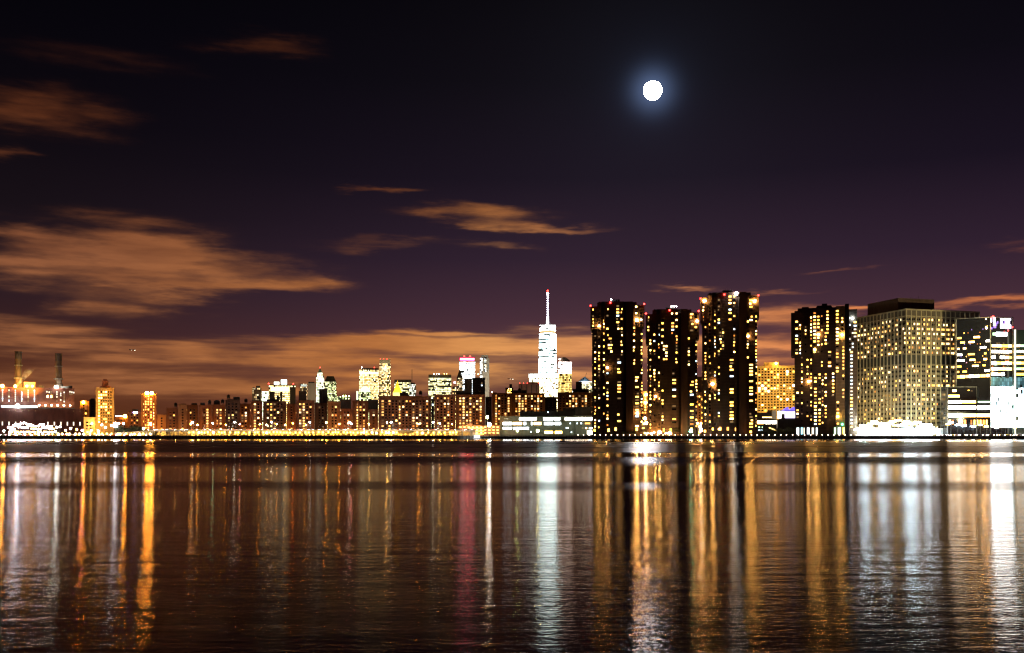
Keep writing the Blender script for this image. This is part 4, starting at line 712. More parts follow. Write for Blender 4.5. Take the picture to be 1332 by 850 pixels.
# second glass tower at the frame edge
D = 938.0
b = B('glass_tower', 'lower glass tower with lit floors and a backlit base at the right edge', 'tower', 1320.5, 1352, 430, D, 30, pmat('grey_glass', (.10, .12, .10), rough=.15), part='glass_shell'); W_ = []
for j, py in enumerate((450, 457.5, 465, 472.5, 480, 487)):
    x_ = 1322
    while x_ < 1350: ln = random.uniform(3, 7); W_.append((b.lx(x_ + ln / 2), 0, b.lz(py), 0, b.lx(1320.5 + ln * .95), 2.1, random.choice(('cream', 'yellow', 'white', 'bright', 'green')))); x_ += ln
put_windows(b.root, W_); b.block('corner_mullion', 1319.6, 1321, 429, 566, emat('edge_glow', (1, .95, .7), 1.6), -.8, .4); b.block('teal_glass_band', 1322, 1352, 491, 505, MATS['teal_glass'], -.4, .05); b.block('backlit_glass_base', 1322, 1352, 505, 556, curtain('media_facade_soft', (.3, .4, .42), (.5, .85, 1), (.95, 1, 1), 8, 2.2, 3.6, .97, .1, 44, .08, .12), -.5, .05)
spot(b.root, (b.w * .5, -30, b.lz(470)), (b.w * .5, 0, b.lz(440)), .8, (.8, 1, .7), 120)
# low front block
D = 934.0
b = B('office_building', 'low black-framed building with bright floor bands before the glass tower', 'building', 1232.5, 1288, 536.5, D, 16, GB, part='glass_shell', parapet=False)
box('glass_shell', b.root, 0, b.lx(1270.5), .2, 14, b.lz(536.5), b.lz(503.5), GB); m = MB()
for q in (1232.3, 1269.8): m.box(b.lx(q), b.lx(q + .9), -.5, .3, 0, b.lz(503), METAL)
m.box(0, b.lx(1270.6), -.5, .3, b.lz(504.2), b.lz(503), METAL); m.box(0, b.lx(1288), -.5, .3, b.lz(537.3), b.lz(535.4), METAL); m.build('frame', b.root); W_ = []
for (a_, c_, y_, h_, kk) in ((1239, 1244, 508.5, 2.6, 'bright'), (1234, 1248, 515.5, 2.8, 'bright'), (1233.5, 1251, 523, 3.0, 'glare'), (1251.5, 1269, 523, 3.0, 'bright'), (1272, 1287.5, 523, 2, 'green'), (1233.5, 1250, 530.3, 4.2, 'glare'), (1250.6, 1269, 530.3, 4.2, 'glare'), (1270.8, 1288, 530.3, 4.2, 'glare'), (1233.5, 1252, 540.5, 4.5, 'glare'), (1253, 1270, 540.5, 4, 'bright'), (1271, 1288, 540.5, 4, 'bright'), (1259, 1261, 508, 1, 'yellow'), (1263, 1265, 508.8, 1, 'dim')):
    W_.append(((b.lx(a_) + b.lx(c_)) / 2, 0, b.lz(y_), 0, b.lx(c_) - b.lx(a_), h_ / F * D, kk))
for q in range(1234, 1288, 4): W_.append((b.lx(q + 1.5), 0, b.lz(549.5), 0, 1.5, 4.4, random.choice(('amber', 'orange', 'cream', 'off', 'bright'))))
put_windows(b.root, W_)
# site in front of the hospital block, ablaze with floodlights
D = 944.0
t = thing('added_white_wall', 'white panel wall added to catch the floodlights below the hospital block', 'fence', (X(1114, D), D, GZ)); wdt = (1232 - 1114) / F * D; m = MB()  # wall added so the floodlights wash out to one white area
for i in range(36): m.box(wdt * i / 36 + .05, wdt * (i + 1) / 36 - .05, 0, .15, 0, 7.2, WHITE)
m.build('panel', t)['kind'] = 'stuff'; m = MB()
for i in range(37): m.box(wdt * i / 36 - .08, wdt * i / 36 + .08, .15, .4, 0, 7.4, METAL)
m.build('post', t)['kind'] = 'stuff'
def mast(name, label, px, D, topy, mat, group, n=2, hw=.8, hh=.6, power=0, pcol=(1, .95, .85), pole=.13, gap=2.0):
    h = Z(topy, D) - GZ; t = thing(name, label, 'floodlight' if 'flood' in name else 'street lamp', (X(px, D), D, GZ), 0, group)
    m = MB(); m.cyl(0, 0, 0, h, pole * 1.5, pole, METAL, 8)
    if n > 1: m.box(-gap * (n - 1) / 2, gap * (n - 1) / 2, -.08, .08, h - .1, h + .06, METAL)
    m.build('pole', t)
    for i in range(n):
        x_ = (i - (n - 1) / 2) * gap; m = MB(); m.prism([(-hw, -.3), (hw, -.3), (hw, .2), (-hw, .2)], -hh, hh, mat, [(-hw * .85, -.45), (hw * .85, -.45), (hw * .85, .1), (-hw * .85, .1)]); m.box(-hw * .9, hw * .9, .2, .35, -hh * .9, hh * .9, METAL); m.build('lamp_head', t, (x_, 0, h))
    if power: point(t, (0, -1.2, h), power, pcol)
    return t
FW = emat('flood_white', (.72, .9, 1), 70); FW2 = emat('flood_white_fierce', (.62, .9, 1), 330); FO = emat('flood_orange', (1, .62, .15), 34); FP = emat('flood_rosy', (1, .85, .9), 34); FWH = emat('flood_white_hot', (.93, .86, 1), 130)
random.seed(9)
for i in range(30):
    px = 1115.5 + i * 3.55 + random.uniform(-.8, .8); ty = 561.5 - random.uniform(2, 13) * (min(1, (i + 3) / 8)) * (1 if i < 24 else (31 - i) / 7.5)
    om = i in (5, 6, 13, 14, 15)
    mast('floodlight_mast', 'white floodlight mast in the dazzling cluster below the hospital block' if not om else 'orange floodlight mast in the dazzling cluster below the hospital block', px, 937 + random.uniform(-2, 3), ty - (2.5 if om else 0), FO if om else FW2 if i in (2, 3, 9, 18, 19, 20, 21, 25) else random.choice((FW, FW, FP)), 'white floodlights before the hospital' if not om else 'orange floodlights before the hospital', 3, 1.0, .75, 2500 if not om else 2500, (1, .62, .2) if om else (.95, .98, 1), gap=2.3)
for px, ty in ((1233, 549), (1237, 546.5), (1246, 550), (1254, 551), (1266, 552), (1275, 550), (1283, 552), (1296, 553), (1308, 552), (1320, 553)): mast('floodlight_mast', 'gold-white floodlight on a slim pole before the glass towers', px, 932.5, ty + 3, random.choice((FO, FW)), 'floodlights before the glass towers', 2, .9, .6, 1500, (1, .85, .6))
# left yard blaze
for i in range(17):
    px = 13 + i * 3.4 + random.uniform(-.7, .7); c = math.sin(math.pi * (i + .5) / 17)
    mt, lb, gp = random.choice(((FWH, 'rosy-white yard floodlight blazing before the power station', 'white yard floodlights'), (FWH, 'rosy-white yard floodlight blazing before the power station', 'white yard floodlights'), (FO, 'orange yard floodlight burning before the power station', 'orange yard floodlights')))
    mast('yard_floodlight', lb, px, 952 + random.uniform(-8, 8), 561 - random.uniform(1.5, 12) * (.35 + .65 * c), mt, gp, 3, .75, .55, 900, (1, .8, .75) if mt is FWH else (1, .6, .2))
for i in range(8): mast('yard_floodlight', 'low golden yard lamp along the quay by the power station', 14 + i * 7.5, 940, 562, emat('flood_gold', (1, .66, .2), 60), 'low golden quay lamps', 2, .8, .5)
for px, ty, mt, lb in ((74, 556, L_WHITE, 'white globe lamp, left one of the pair by the plant corner'), (78, 555.5, L_WHITE, 'white globe lamp, right one of the pair by the plant corner'), (85.5, 560, emat('flood_gold', (1, .66, .2), 60), 'golden lamp left of the tall white post lamp'), (91.8, 557.5, L_WHITE, 'single white post lamp near the plant end wall'), (100, 559, L_SOD, 'small orange lamp beside the pink-white lamp'), (107.3, 560, emat('pink_blaze', (1, .22, .5), 330), 'pink-white lamp glaring beyond the power station'), (132.5, 553, FP, 'rosy lamp below the golden tower'), (137, 556, FW, 'white lamp right of the rosy lamp'), (145, 553.5, emat('blue_white', (.6, .8, 1), 60), 'blue-white lamp by the tower foot'), (150, 553, emat('post_white_hot', (.95, .95, 1), 150), 'brightest white lamp between the two lit towers'), (154.5, 551, emat('blue_white', (.6, .8, 1), 60), 'blue-white lamp left of the dark trees'), (160.3, 551, emat('blue_white', (.6, .8, 1), 60), 'blue-white lamp above the dark trees'), (119, 560, FO, 'orange lamp below the shop building'), (128, 561, FW, 'white lamp at the golden tower entrance'), (5, 561, emat('lamp_teal', (.4, 1, .9), 160), 'teal lamp at the far left quay'), (72, 562, emat('lamp_teal', (.4, 1, .9), 160), 'teal-tinted low lamp by the plant corner'), (186.5, 558, FW, 'warm white lamp below the orange tower'), (195.7, 551.8, L_WHITE, 'white post lamp on the ramp by the orange tower')):
    mast('street_lamp', lb, px, 948, ty, mt, None, 1, .75 if 'bright' not in lb else 1.6, .75 if 'bright' not in lb else 2.2, 800, (1, .9, .8))
# sodium and coloured lamps among the brick flats
for i, (px, ty, c, st_, w_) in enumerate(((248.5, 552, 'o', 420, 'orange'), (257, 553, 'o', 420, 'orange'), (277, 551, 't', 120, 'pale green'), (294, 553, 'o', 200, 'orange'), (312, 552, 'p', 120, 'rose'), (338, 552, 'o', 260, 'orange'), (347, 553, 'g', 260, 'gold'), (360, 552, 'o', 200, 'orange'), (371, 553, 'g', 200, 'gold'), (381, 551, 'r', 260, 'red-orange'), (398, 553, 'o', 260, 'orange'), (424.5, 550, 'o', 900, 'orange'), (441, 552, 'o', 520, 'orange'), (457, 551, 'p', 260, 'rose'), (480, 552, 'g', 300, 'gold'), (503.5, 550, 'g', 900, 'gold'), (545, 552, 'o', 650, 'orange'), (572, 551, 'g', 500, 'gold'), (588, 552, 'o', 200, 'orange'))):
    col_ = {'o': (1, .36, .03), 'g': (1, .55, .10), 't': (.55, 1, .6), 'p': (1, .3, .3), 'r': (1, .22, .02)}[c]
    mast('street_lamp', f'{w_} street lamp before the brick flats, rising over the raised highway', px, 966, ty, emat(f'row_lamp_{c}_{st_}', col_, st_), f'{w_} lamps before the brick flats', 1, .55, .5, 500, col_)
# special lamps
for px, ty, D_, mt, r, lb in ((634, 543, 955, emat('star_gold', (1, .6, .12), 220), 1.5, 'orange high-mast lamp above the white star lamp'), (636.6, 552.5, 950, emat('star_hot', (1, .97, .93), 420), 1.8, 'brilliant white high-mast lamp over the pier'), (673, 560.5, 935, emat('lime_hot', (.7, 1, .25), 160), 1.2, 'lime green lamp before the hospital wing, left of two'), (699.5, 560.5, 935, emat('lime_yellow', (1, .95, .25), 160), 1.4, 'yellow-green lamp before the hospital wing, right of two'), (898.5, 560.8, 938, emat('green_hot', (.12, 1, .5), 90), 1.6, 'green lamp on the terrace by the second tower'), (911.5, 560, 938, emat('post_white_hot', (.95, .95, 1), 150), 1.5, 'white star lamp beside the green terrace lamp'), (910.5, 555, 938, SW, 1.0, 'warm lamp above the white star lamp on the terrace'), (858, 562.5, 941, SW, 1.6, 'warm lamp glowing at the foot of the terrace')):
    t = mast('street_lamp', lb, px, D_, ty, mt, None, 1, r * .8, r * .8, 2500, (1, .8, .5))
for px in (839, 843, 847.5, 851, 866, 868.5, 871, 873): mast('street_lamp', 'short warm lamp along the terrace foot by the second tower', px, 940, 563 + random.uniform(-.5, 1.5), SW, 'warm terrace lamps', 1, .5, .5, 400, (1, .6, .3))
# promenade lamps on the right quay
random.seed(4); px = 752.0
proto = thing('promenade_lamp', 'little white lamp on the quay edge below the tall towers', 'street lamp', (0, 0, 0), 0, 'promenade lamps on the right quay'); m = MB(); m.cyl(0, 0, 0, .55, .12, .09, METAL, 8); m.cyl(0, 0, 0, .08, .25, .25, METAL, 8); m.build('post', proto); m = MB(); m.ball(0, 0, .85, .42, L_PROM, 8, 6); m.build('globe', proto); first = True
while px < 1330:
    o = proto if first else copy_tree(proto); first = False; o.location = (X(px, SH), SH + .9, GZ); px += 7.55 + random.uniform(-.6, .6)

# ------------------------------------------------------------------ raised highway
D0 = 944.0; t = thing('viaduct', 'raised concrete highway deck on columns along the river', 'viaduct', (X(192, D0), D0, GZ)); Lw = (618 - 192) / F * D0; DZ = Z(560.2, D0) - GZ
box('deck', t, 0, Lw, 0, 18, DZ - .9, DZ, CONC); box('parapet', t, 0, Lw, -.15, .1, DZ - .1, DZ + .75, CONC, 'pale front parapet'); box('parapet', t, 0, Lw, 17.9, 18.1, DZ - .1, DZ + .9, CONC)
m = MB(); n = 38
for i in range(n): x_ = Lw * (i + .5) / n; m.box(x_ - .45, x_ + .45, 1.5, 2.5, 0, DZ - .9, CONC); m.box(x_ - .45, x_ + .45, 15, 16, 0, DZ - .9, CONC)
o = m.build('column', t); o['kind'] = 'stuff'
VD = t; rampL = (192 + 30) / F * D0
t = thing('ramp', 'highway ramp descending past the orange tower', 'ramp', (X(100, D0), D0, GZ)); m = MB(); Lr = (191.8 - 100) / F * D0
m.add([(0, 0, 0), (Lr, 0, 0), (Lr, 0, DZ), (0, 0, .3), (0, 18, 0), (Lr, 18, 0), (Lr, 18, DZ), (0, 18, .3)], [(0, 1, 2, 3), (7, 6, 5, 4), (3, 2, 6, 7), (1, 5, 6, 2), (0, 3, 7, 4), (0, 4, 5, 1)], CONC); m.build('deck', t)
# lamps under the deck
def simple_lamp(label, group, h, mat, hw, name='under_deck_lamp'):
    p = thing(name, label, 'lamp', (0, 0, 0), 0, group); m = MB(); m.cyl(0, 0, 0, h, .12, .09, METAL, 6); m.build('post', p); m = MB(); m.ball(0, 0, h, hw, mat, 8, 6); m.build('globe', p); return p
protos = {'g': simple_lamp('golden globe lamp under the raised highway deck', 'golden lamps under the highway', 3.1, emat('under_gold', (1, .52, .06), 15), .95), 'y': simple_lamp('small amber lamp low on the quay under the highway', 'amber quay lamps under the highway', 1.2, emat('under_amber', (1, .44, .04), 12), .6), 'w': simple_lamp('bright white-gold lamp under the raised highway deck', 'white-gold lamps under the highway', 2.9, emat('under_white', (1, .62, .2), 30), 1.0)}
used = set(); random.seed(21)
def drop(k_, px, D_, dz=0):
    o = protos[k_] if k_ not in used else copy_tree(protos[k_]); used.add(k_); o.location = (X(px, D_), D_, GZ + dz); return o
px = 246.0
while px < 594:
    if not 520 < px < 538: drop(random.choice('ggggw'), px, 940 + random.uniform(-1, 1), random.uniform(-.3, .3))
    px += random.choice((3.6, 4.4, 5.6, 7.2))
px = 250.0
while px < 596: drop('y', px, 936.5, random.uniform(-.2, .5)); px += random.uniform(3.2, 7.5)
wl = tag(box('added_back_wall', None, 0, Lw, 0, .8, 0, DZ - 1.1, pmat('wall_concrete', (.5, .42, .3), noise=.25, scale=.3)), 'concrete wall added behind the highway columns to catch the gold light', 'wall'); wl.location = (X(192, D0), D0 + 16.6, GZ)  # wall added to turn the under-deck light into a continuous gold band
for i in range(20): point(VD, (Lw * (i + .5) / 20, 9 if i % 2 else 12, 3.4), random.choice((1200, 2200, 3600)), (1, .55, .12), .4)  # points added under the deck without fixtures, to light the back wall
for i in range(14): spot(VD, (Lw * (i + .5) / 14, -6, DZ + 4), (Lw * (i + .5) / 14, 0, DZ), 6, (1, .82, .72), 165, .4)  # spots added off the deck edge to brighten the parapet, no posts
for px in range(14, 200, 6): drop(random.choice('wgw'), px + random.uniform(-2, 2), 937, -1.2)
# tall white lamps on the deck
lp = None
for px in (251.7, 306.2, 354.5, 404.4, 455.6, 510, 564.5):
    if lp is None:
        lp = thing('highway_lamp', 'tall white lamp post standing on the raised highway', 'street lamp', (0, 0, 0), 0, 'tall lamp posts on the raised highway'); m = MB(); m.cyl(0, 0, 0, 7.5, .16, .1, METAL, 8); m.tube((0, 0, 7.3), (-1.0, 0, 7.7), .07, METAL); m.build('pole', lp); m = MB(); m.ball(-.9, 0, 7.8, .85, emat('post_hot', (1, .95, .8), 75), 8, 6, .7); m.build('lamp_head', lp); point(lp, (-.9, -1, 6.8), 1500, (1, .9, .7)); o = lp
    else: o = copy_tree(lp)
    o.location = (X(px, D0 + 4), D0 + 4, GZ + DZ)
# cars
def car_proto(col, name):
    root = thing('car', '', 'car', (0, 0, 0)); P = pmat('paint_' + name, col, rough=.3, spec=.6); m = MB(); TY = pmat('tyre_rubber', (.02, .02, .02))
    prof = [(-2.2, .35), (2.2, .35), (2.25, .7), (1.9, .9), (1.0, .98), (.45, 1.42), (-1.15, 1.45), (-1.85, 1.0), (-2.25, .92)]
    vs = [(x_, -.88, z_) for x_, z_ in prof] + [(x_, .88, z_) for x_, z_ in prof]; n = len(prof); m.add(vs, [tuple(range(n)), tuple(range(2 * n - 1, n - 1, -1))] + [(i, n + i, n + (i + 1) % n, (i + 1) % n) for i in range(n)], P); m.build('body', root)
    m = MB(); m.add([(x_, y_, z_) for y_ in (-.9, .9) for x_, z_ in ((.85, 1.0), (.4, 1.36), (-1.1, 1.38), (-1.6, 1.02))], [(0, 1, 2, 3), (7, 6, 5, 4), (0, 4, 5, 1), (1, 5, 6, 2), (2, 6, 7, 3), (3, 7, 4, 0)], GLASSD); m.build('window', root)
    for x_ in (-1.4, 1.4):
        for y_ in (-.82, .82): m = MB(); m.tube((x_, y_ - .1, .33), (x_, y_ + .1, .33), .33, TY, 10); m.build('wheel', root)
    for y_ in (-.6, .6): m = MB(); m.ball(2.25, y_, .68, .24, emat('headlight', (1, .9, .88), 85), 8, 5); m.build('headlight', root); m = MB(); m.box(-2.32, -2.2, y_ - .2, y_ + .2, .7, .9, emat('taillight', (1, .05, .03), 12)); m.build('taillight', root)
    return root
cars = [(car_proto((.6, .6, .58), 'silver'), 'silver'), (car_proto((.05, .05, .06), 'black'), 'black'), (car_proto((.45, .05, .03), 'red'), 'red'), (car_proto((.7, .5, .06), 'yellow'), 'yellow')]
ufirst = set(); random.seed(17)
def car(px, D_, z_, flip, where, grp):
    c, nm = cars[random.choice((0, 0, 1, 1, 2, 3))]; o = c if nm not in ufirst else copy_tree(c); ufirst.add(nm)
    o.location = (X(px, D_), D_, z_); o.rotation_euler = (0, 0, (math.pi if flip else 0) + random.uniform(-.03, .03)); o['label'] = f'{nm} car with headlights on, driving {where}'; o['group'] = f'{nm} cars {grp}'
for lane, fl in ((D0 + 2.6, True), (D0 + 6.5, True), (D0 + 12, False)):
    px = 195.0 + random.uniform(0, 4)
    while px < 614: car(px, lane, GZ + DZ + .02, fl, 'along the raised highway', 'on the raised highway'); px += random.uniform(8.5, 16)
for lane, fl in ((939.5, True), (942.5, False)):
    px = -6.0
    while px < 188: car(px, lane, GZ + .03, fl, 'on the quay road past the power station', 'on the quay road'); px += random.uniform(7.5, 12)
for lane in (941, 944):
    px = 1215.0
    while px < 1340: car(px, lane - 9, GZ + .03, lane == 941, 'on the road before the glass towers', 'before the glass towers'); px += random.uniform(9, 16)

# ------------------------------------------------------------------ trees
LEAF = pmat('night_foliage', (.05, .06, .025), noise=.5, scale=1.5); BARK = pmat('bark', (.08, .06, .045), noise=.4)
def tree_proto(seed, h):
    random.seed(seed); r = thing('tree', '', 'tree', (0, 0, 0)); m = MB(); m.cyl(0, 0, 0, h * .55, .3, .14, BARK, 8); ends = []
    for i in range(7): a = i * .9 + random.random(); z_ = h * random.uniform(.3, .5); e = (math.cos(a) * h * .28, math.sin(a) * h * .28, z_ + h * .28); m.tube((0, 0, z_), e, .08, BARK); ends.append(e)
    m.build('trunk', r); ends.append((0, 0, h * .8)); m = MB()
    for e in ends:
        for k_ in range(90):
            g = [random.gauss(0, h * .11) for _ in range(3)]; p = Vector(e) + Vector(g); s_ = random.uniform(.12, .3); n_ = Vector((random.gauss(0, 1), random.gauss(0, 1), random.gauss(0, 1))).normalized(); u_ = n_.orthogonal().normalized() * s_; w_ = n_.cross(u_)
            m.add([tuple(p - u_), tuple(p - w_), tuple(p + u_), tuple(p + w_)], [(0, 1, 2, 3)], LEAF)
    m.build('crown', r); return r
tps = [tree_proto(1, 8.5), tree_proto(2, 7.0), tree_proto(3, 9.5)]; uf = set(); random.seed(2)
for px, D_, i, s_, lb, gp in ([(155 + 3.6 * q, 955 + (q % 3) * 6, q % 3, random.uniform(.85, 1.25), 'dark leafy tree in the clump below the orange tower', 'trees below the orange tower') for q in range(9)] +
                         [(878 + 4.1 * q, 946 + (q % 2) * 3, q % 3, .9, 'dark tree on the quay between the second and third tall towers', 'trees by the second tower') for q in range(5)] + [(990 + 5 * q, 944 + (q % 2) * 3, (q + 1) % 3, random.uniform(.7, .95), 'dark tree before the glowing yellow window row', 'trees before the terrace windows') for q in range(9)] +
                         [(811 + 5 * q, 941, q % 3, .55, 'small dark tree at the foot of the first tall tower', 'trees at the first tower') for q in range(4)] + [(545 + 6 * q, 958, (q + 2) % 3, .9, 'dark tree beside the garage end of the raised highway', 'trees near the garage') for q in range(3)]):
    o = tps[i] if i not in uf else copy_tree(tps[i]); uf.add(i); o.location = (X(px, D_), D_, GZ if px < 500 or px > 560 else GZ); o.scale = (s_,) * 3; o.rotation_euler = (0, 0, random.uniform(0, 6)); tag(o, lb, 'tree', gp)

# ------------------------------------------------------------------ aeroplanes and the moon
def plane(px, py, D_, label, yaw):
    t = thing('aeroplane', label, 'aeroplane', (X(px, D_), D_, Z(py, D_)), yaw); m = MB(); m.tube((-18, 0, 0), (16, 0, 0), 1.9, WHITE, 10); m.ball(16, 0, 0, 1.9, WHITE, 8, 5); m.build('fuselage', t)
    m = MB(); m.prism([(-4, -17), (-1, -17), (5, 0), (-1, 17), (-4, 17), (-3, 0)], -.6, -.2, WHITE); m.build('wing', t); m = MB(); m.prism([(-18, -6), (-16, -6), (-13, 0), (-16, 6), (-18, 6)], .6, .9, WHITE); m.add([(-18, -.2, 1), (-13, -.2, 1), (-18, -.2, 7), (-18, .2, 1), (-13, .2, 1), (-18, .2, 7)], [(0, 1, 2), (5, 4, 3), (0, 2, 5, 3), (1, 4, 5, 2), (0, 3, 4, 1)], WHITE); m.build('tail', t)
    m = MB(); m.ball(16, 0, -2.4, 1.5, emat('landing_light', (1, .85, .65), 12), 8, 5); m.ball(-2, 0, -2, 1.0, MATS['landing_light'], 8, 5); m.build('landing_light', t)
plane(172, 455.3, 6000, 'distant aeroplane crossing the clouds above the orange tower', 0); plane(664, 493, 6500, 'distant aeroplane low in the sky, left of the tallest tower', .1)
D_ = 12500.0; m = MB(); m.ball(0, 0, 0, 12.0 / F * D_, emat('moon_surface', (.86, .92, 1), 34), 48, 24)
mm = MATS['moon_surface']; N = mm.node_tree.nodes; L = mm.node_tree.links; P = N['Principled BSDF']; nz = N.new('ShaderNodeTexNoise'); nz.inputs['Scale'].default_value = .012; tc = N.new('ShaderNodeTexCoord'); L.new(tc.outputs['Object'], nz.inputs['Vector']); mr = N.new('ShaderNodeMapRange'); mr.inputs[1].default_value = .35; mr.inputs[2].default_value = .65; mr.inputs[3].default_value = 130; mr.inputs[4].default_value = 190; L.new(nz.outputs['Fac'], mr.inputs[0]); L.new(mr.outputs[0], P.inputs['Emission Strength'])
o = m.build('moon', None, (X(849, D_), D_, Z(118, D_)), smooth=True); tag(o, 'brilliant full moon high in the dark sky', 'moon')
mdir = Vector(o.location).normalized(); sun = bpy.data.lights.new('moonlight', 'SUN'); sun.energy = .012; sun.angle = R(.5); sun.color = (.8, .88, 1); so = bpy.data.objects.new('moonlight', sun); COL.objects.link(so); so.rotation_euler = (-mdir).to_track_quat('-Z', 'Y').to_euler()

# ------------------------------------------------------------------ sky
wd = bpy.data.worlds.new('World'); S.world = wd; wd.use_nodes = True; N = wd.node_tree.nodes; L = wd.node_tree.links; bg = N['Background']
class E:
    def __init__(s, k): s.k = k
    def __add__(s, o): return op('ADD', s, o)
    def __radd__(s, o): return op('ADD', o, s)
    def __sub__(s, o): return op('SUBTRACT', s, o)
    def __rsub__(s, o): return op('SUBTRACT', o, s)
    def __mul__(s, o): return op('MULTIPLY', s, o)
    def __rmul__(s, o): return op('MULTIPLY', o, s)
    def __truediv__(s, o): return op('DIVIDE', s, o)
def op(o_, *v):
    n = N.new('ShaderNodeMath'); n.operation = o_
    for i, q in enumerate(v):
        if isinstance(q, E): L.new(q.k, n.inputs[i])
        else: n.inputs[i].default_value = q
    return E(n.outputs[0])
def sstep(a, b_, x_, lo=0.0, hi=1.0):
    n = N.new('ShaderNodeMapRange'); n.interpolation_type = 'SMOOTHSTEP'; L.new(x_.k, n.inputs[0]); n.inputs[1].default_value = a; n.inputs[2].default_value = b_; n.inputs[3].default_value = lo; n.inputs[4].default_value = hi; return E(n.outputs[0])
tc = N.new('ShaderNodeTexCoord'); sp = N.new('ShaderNodeSeparateXYZ'); L.new(tc.outputs['Generated'], sp.inputs[0]); sx, sy, sz = (E(sp.outputs[i]) for i in range(3))
az = op('ARCTAN2', sx, sy); el = op('ARCSINE', sz)
def noise(kx, ky, off, det=4, rough=.55, dist=0.0):
    c = N.new('ShaderNodeCombineXYZ'); L.new((az * kx).k, c.inputs[0]); L.new((el * ky).k, c.inputs[1]); c.inputs[2].default_value = off
    n = N.new('ShaderNodeTexNoise'); n.inputs['Scale'].default_value = 1; n.inputs['Detail'].default_value = det; n.inputs['Roughness'].default_value = rough; n.inputs['Distortion'].default_value = dist; L.new(c.outputs[0], n.inputs['Vector']); return E(n.outputs['Fac'])
def ang(px, py):
    a = math.atan((px - HX) / F); return a, math.atan((HY - py) / F * math.cos(a))
wa = (noise(14, 60, 1.3, 4) - .5) * .13; we = (noise(8, 48, 7.7, 5) - .5) * .046; azw = az + wa; elw = el + we
CL = [ # centre, radii in photo pixels, tilt, strength
 (175, 312, 90, 22, 0, 1.2), (262, 340, 110, 16, .03, .9), (345, 368, 80, 9, 0, .95), (120, 345, 90, 22, 0, 1.0), (25, 303, 60, 10, 0, .85), (30, 352, 60, 20, 0, .9), (215, 372, 110, 10, 0, .9), (165, 402, 70, 14, 0, 1.25), (60, 424, 100, 12, 0, 1.2), (20, 448, 120, 9, 0, .7),
 (110, 450, 190, 8, 0, .75), (575, 431, 72, 6, 0, 1.2), (420, 446, 240, 9, 0, .95), (310, 466, 260, 12, 0, .85), (560, 462, 160, 12, 0, .95), (750, 440, 70, 18, 0, 1.1), (700, 470, 120, 12, 0, 1.0), (350, 500, 300, 12, 0, .8), (640, 487, 260, 8, 0, .7), (60, 500, 260, 18, 0, .6),
 (610, 279, 82, 9, .04, .95), (690, 294, 70, 5, .03, .9), (506, 243, 34, 5, 0, .75), (650, 322, 42, 6, 0, .42), (500, 318, 90, 6, 0, .3), (395, 360, 32, 12, 0, .4),
 (45, 142, 100, 20, 0, .85), (5, 196, 34, 9, 0, .85), (340, 60, 70, 12, 0, .45), (110, 72, 120, 14, 0, .3), (1010, 416, 70, 13, 0, 1.25), (1000, 446, 90, 9, 0, 1.15), (990, 468, 90, 7, 0, .9), (1112, 402, 44, 4, 0, 1.25), (900, 377, 44, 3.6, 0, .7), (1000, 382, 60, 3, 0, .35), (1290, 398, 90, 5, 0, .85), (1100, 356, 45, 3, 0, .3), (1310, 322, 40, 5, 0, .28), (870, 450, 60, 12, 0, 1.1)]
tot = None; lum = None
for (cx, cy, rx, ry, tl, am) in CL:
    a0, e0 = ang(cx, cy); ra, re = rx / F * math.cos(a0) ** 2, ry / F
    dx = (azw - a0) * (1 / ra); dy = (elw - (azw - a0) * (-tl) - e0) * (1 / re); g = op('EXPONENT', (dx * dx + dy * dy) * -1.0) * am; tot = g if tot is None else tot + g
fine = noise(26, 120, 3.1, 5, .6); bands = noise(5, 75, 11.0, 4, .55); brk = noise(9, 70, 19.0, 4, .5)
hor = sstep(.105, .05, el) * (bands * 1.5)      # low banded deck
lowband = sstep(.125, .10, el); strat = sstep(.36, .60, noise(4.5, 62, 31.0, 4, .5)); tot = tot * (1.0 - lowband * (1.0 - (strat * .85 + .22)))
dens = (tot * (brk * 2.1 - .02) + hor * .22) * (fine * .9 + .52)
cov = sstep(.12, 1.30, dens) * .92; thin = sstep(.02, .5, dens) * .12
cloud = op('MINIMUM', cov + thin, 1.0)
def ramp(x_, stops):
    n = N.new('ShaderNodeValToRGB'); L.new(x_.k, n.inputs[0]); cr = n.color_ramp; 
    for i, (p, c) in enumerate(stops):
        e_ = cr.elements[i] if i < 2 else cr.elements.new(p); e_.position = p; e_.color = (*c, 1)
    return n.outputs[0]
elpos = op('MAXIMUM', el, 0.0) * 2.2    # 0.42 rad -> 0.92
def lin(r, g, b_): f = lambda v: (v / 255 / 12.92) if v <= 10.3 else ((v / 255 + .055) / 1.055) ** 2.4; return (f(r), f(g), f(b_))
base = ramp(elpos, [(0.0, lin(92, 52, 42)), (.95, lin(4, 3, 8)), (.08, lin(92, 54, 52)), (.17, lin(88, 54, 62)), (.26, lin(70, 44, 56)), (.38, lin(46, 30, 46)), (.55, lin(23, 15, 29)), (.75, lin(10, 7, 16))])
baseL = ramp(elpos, [(0.0, lin(84, 42, 18)), (.95, lin(2, 1, 4)), (.10, lin(86, 44, 26)), (.2, lin(58, 32, 32)), (.3, lin(38, 24, 32)), (.45, lin(22, 14, 20)), (.62, lin(10, 6, 12)), (.8, lin(5, 3, 8))])
cc = ramp(sstep(-.5, .5, az), [(0.0, lin(156, 98, 62)), (1.0, lin(215, 126, 76)), (.3, lin(188, 118, 64)), (.47, lin(226, 156, 90)), (.62, lin(236, 160, 98))])
chi = ramp(sstep(.06, .32, el), [(0.0, (1, 1, 1)), (1.0, (.30, .22, .20)), (.35, (.80, .78, .86)), (.65, (.5, .42, .42))])
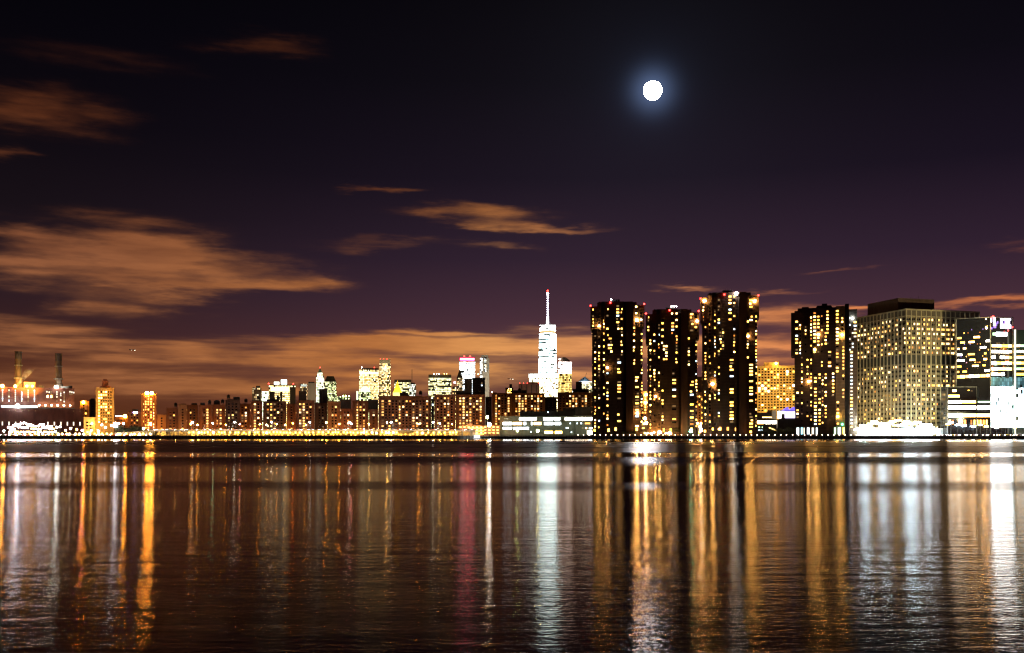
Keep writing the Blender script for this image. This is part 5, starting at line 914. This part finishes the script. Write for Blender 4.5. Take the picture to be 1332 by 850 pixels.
def mixc(f, a, b_, bt='MIX'):
    n = N.new('ShaderNodeMixRGB'); n.blend_type = bt
    for i, q in enumerate((f, a, b_)):
        q = q.k if isinstance(q, E) else q
        if hasattr(q, 'links'): L.new(q, n.inputs[i])
        else: n.inputs[i].default_value = q if i == 0 else (*q, 1)
    return n.outputs[0]
sky = mixc(sstep(-.5, .1, az), baseL, base); ccol = mixc(1.0, cc, chi, 'MULTIPLY'); ccol = mixc(1.0, ccol, ramp(noise(12, 80, 5.0, 4), [(.25, (.66, .62, .66)), (.75, (1.16, 1.14, 1.1))]), 'MULTIPLY')
full = mixc(cloud, sky, ccol)
# moon halo: a soft glow painted into the sky colour
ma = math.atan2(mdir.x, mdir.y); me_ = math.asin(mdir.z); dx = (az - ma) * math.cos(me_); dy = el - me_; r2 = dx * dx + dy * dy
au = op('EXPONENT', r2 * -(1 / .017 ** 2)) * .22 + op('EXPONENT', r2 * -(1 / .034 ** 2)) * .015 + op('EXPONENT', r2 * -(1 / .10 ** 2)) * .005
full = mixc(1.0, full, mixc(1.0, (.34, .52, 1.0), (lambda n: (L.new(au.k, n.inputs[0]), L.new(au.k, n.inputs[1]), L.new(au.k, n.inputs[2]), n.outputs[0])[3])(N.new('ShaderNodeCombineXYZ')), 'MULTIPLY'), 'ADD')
ns = N.new('ShaderNodeTexSky'); ns.sky_type = 'NISHITA'; ns.sun_disc = False; ns.sun_elevation = math.asin(mdir.z); ns.sun_rotation = math.atan2(mdir.x, mdir.y)
full = mixc(1.0, full, mixc(1.0, ns.outputs[0], (.00012, .00012, .00012), 'MULTIPLY'), 'ADD')
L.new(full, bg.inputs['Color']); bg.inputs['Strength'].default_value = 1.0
wd.cycles.sampling_method = 'MANUAL'; wd.cycles.sample_map_resolution = 512

# ------------------------------------------------------------------ camera, render
cam = bpy.data.cameras.new('camera'); co = bpy.data.objects.new('camera', cam); COL.objects.link(co); co.location = (0, 0, CZ); co.rotation_euler = (R(90), 0, 0)
cam.sensor_width = 36; cam.lens = F / 1332 * 36; cam.shift_y = (HY - 425) / 1332; cam.clip_start = .5; cam.clip_end = 40000; S.camera = co
S.view_settings.view_transform = 'Standard'; S.view_settings.look = 'None'; S.view_settings.exposure = 0; S.view_settings.gamma = 1; S.view_settings.use_curve_mapping = False
C = S.cycles; C.use_denoising = True; C.max_bounces = 4; C.diffuse_bounces = 2; C.glossy_bounces = 2; C.transmission_bounces = 2; C.volume_bounces = 1; C.sample_clamp_indirect = 12; C.sample_clamp_direct = 0; C.use_light_tree = True; C.caustics_reflective = True; C.use_adaptive_sampling = False; C.filter_width = 1.25
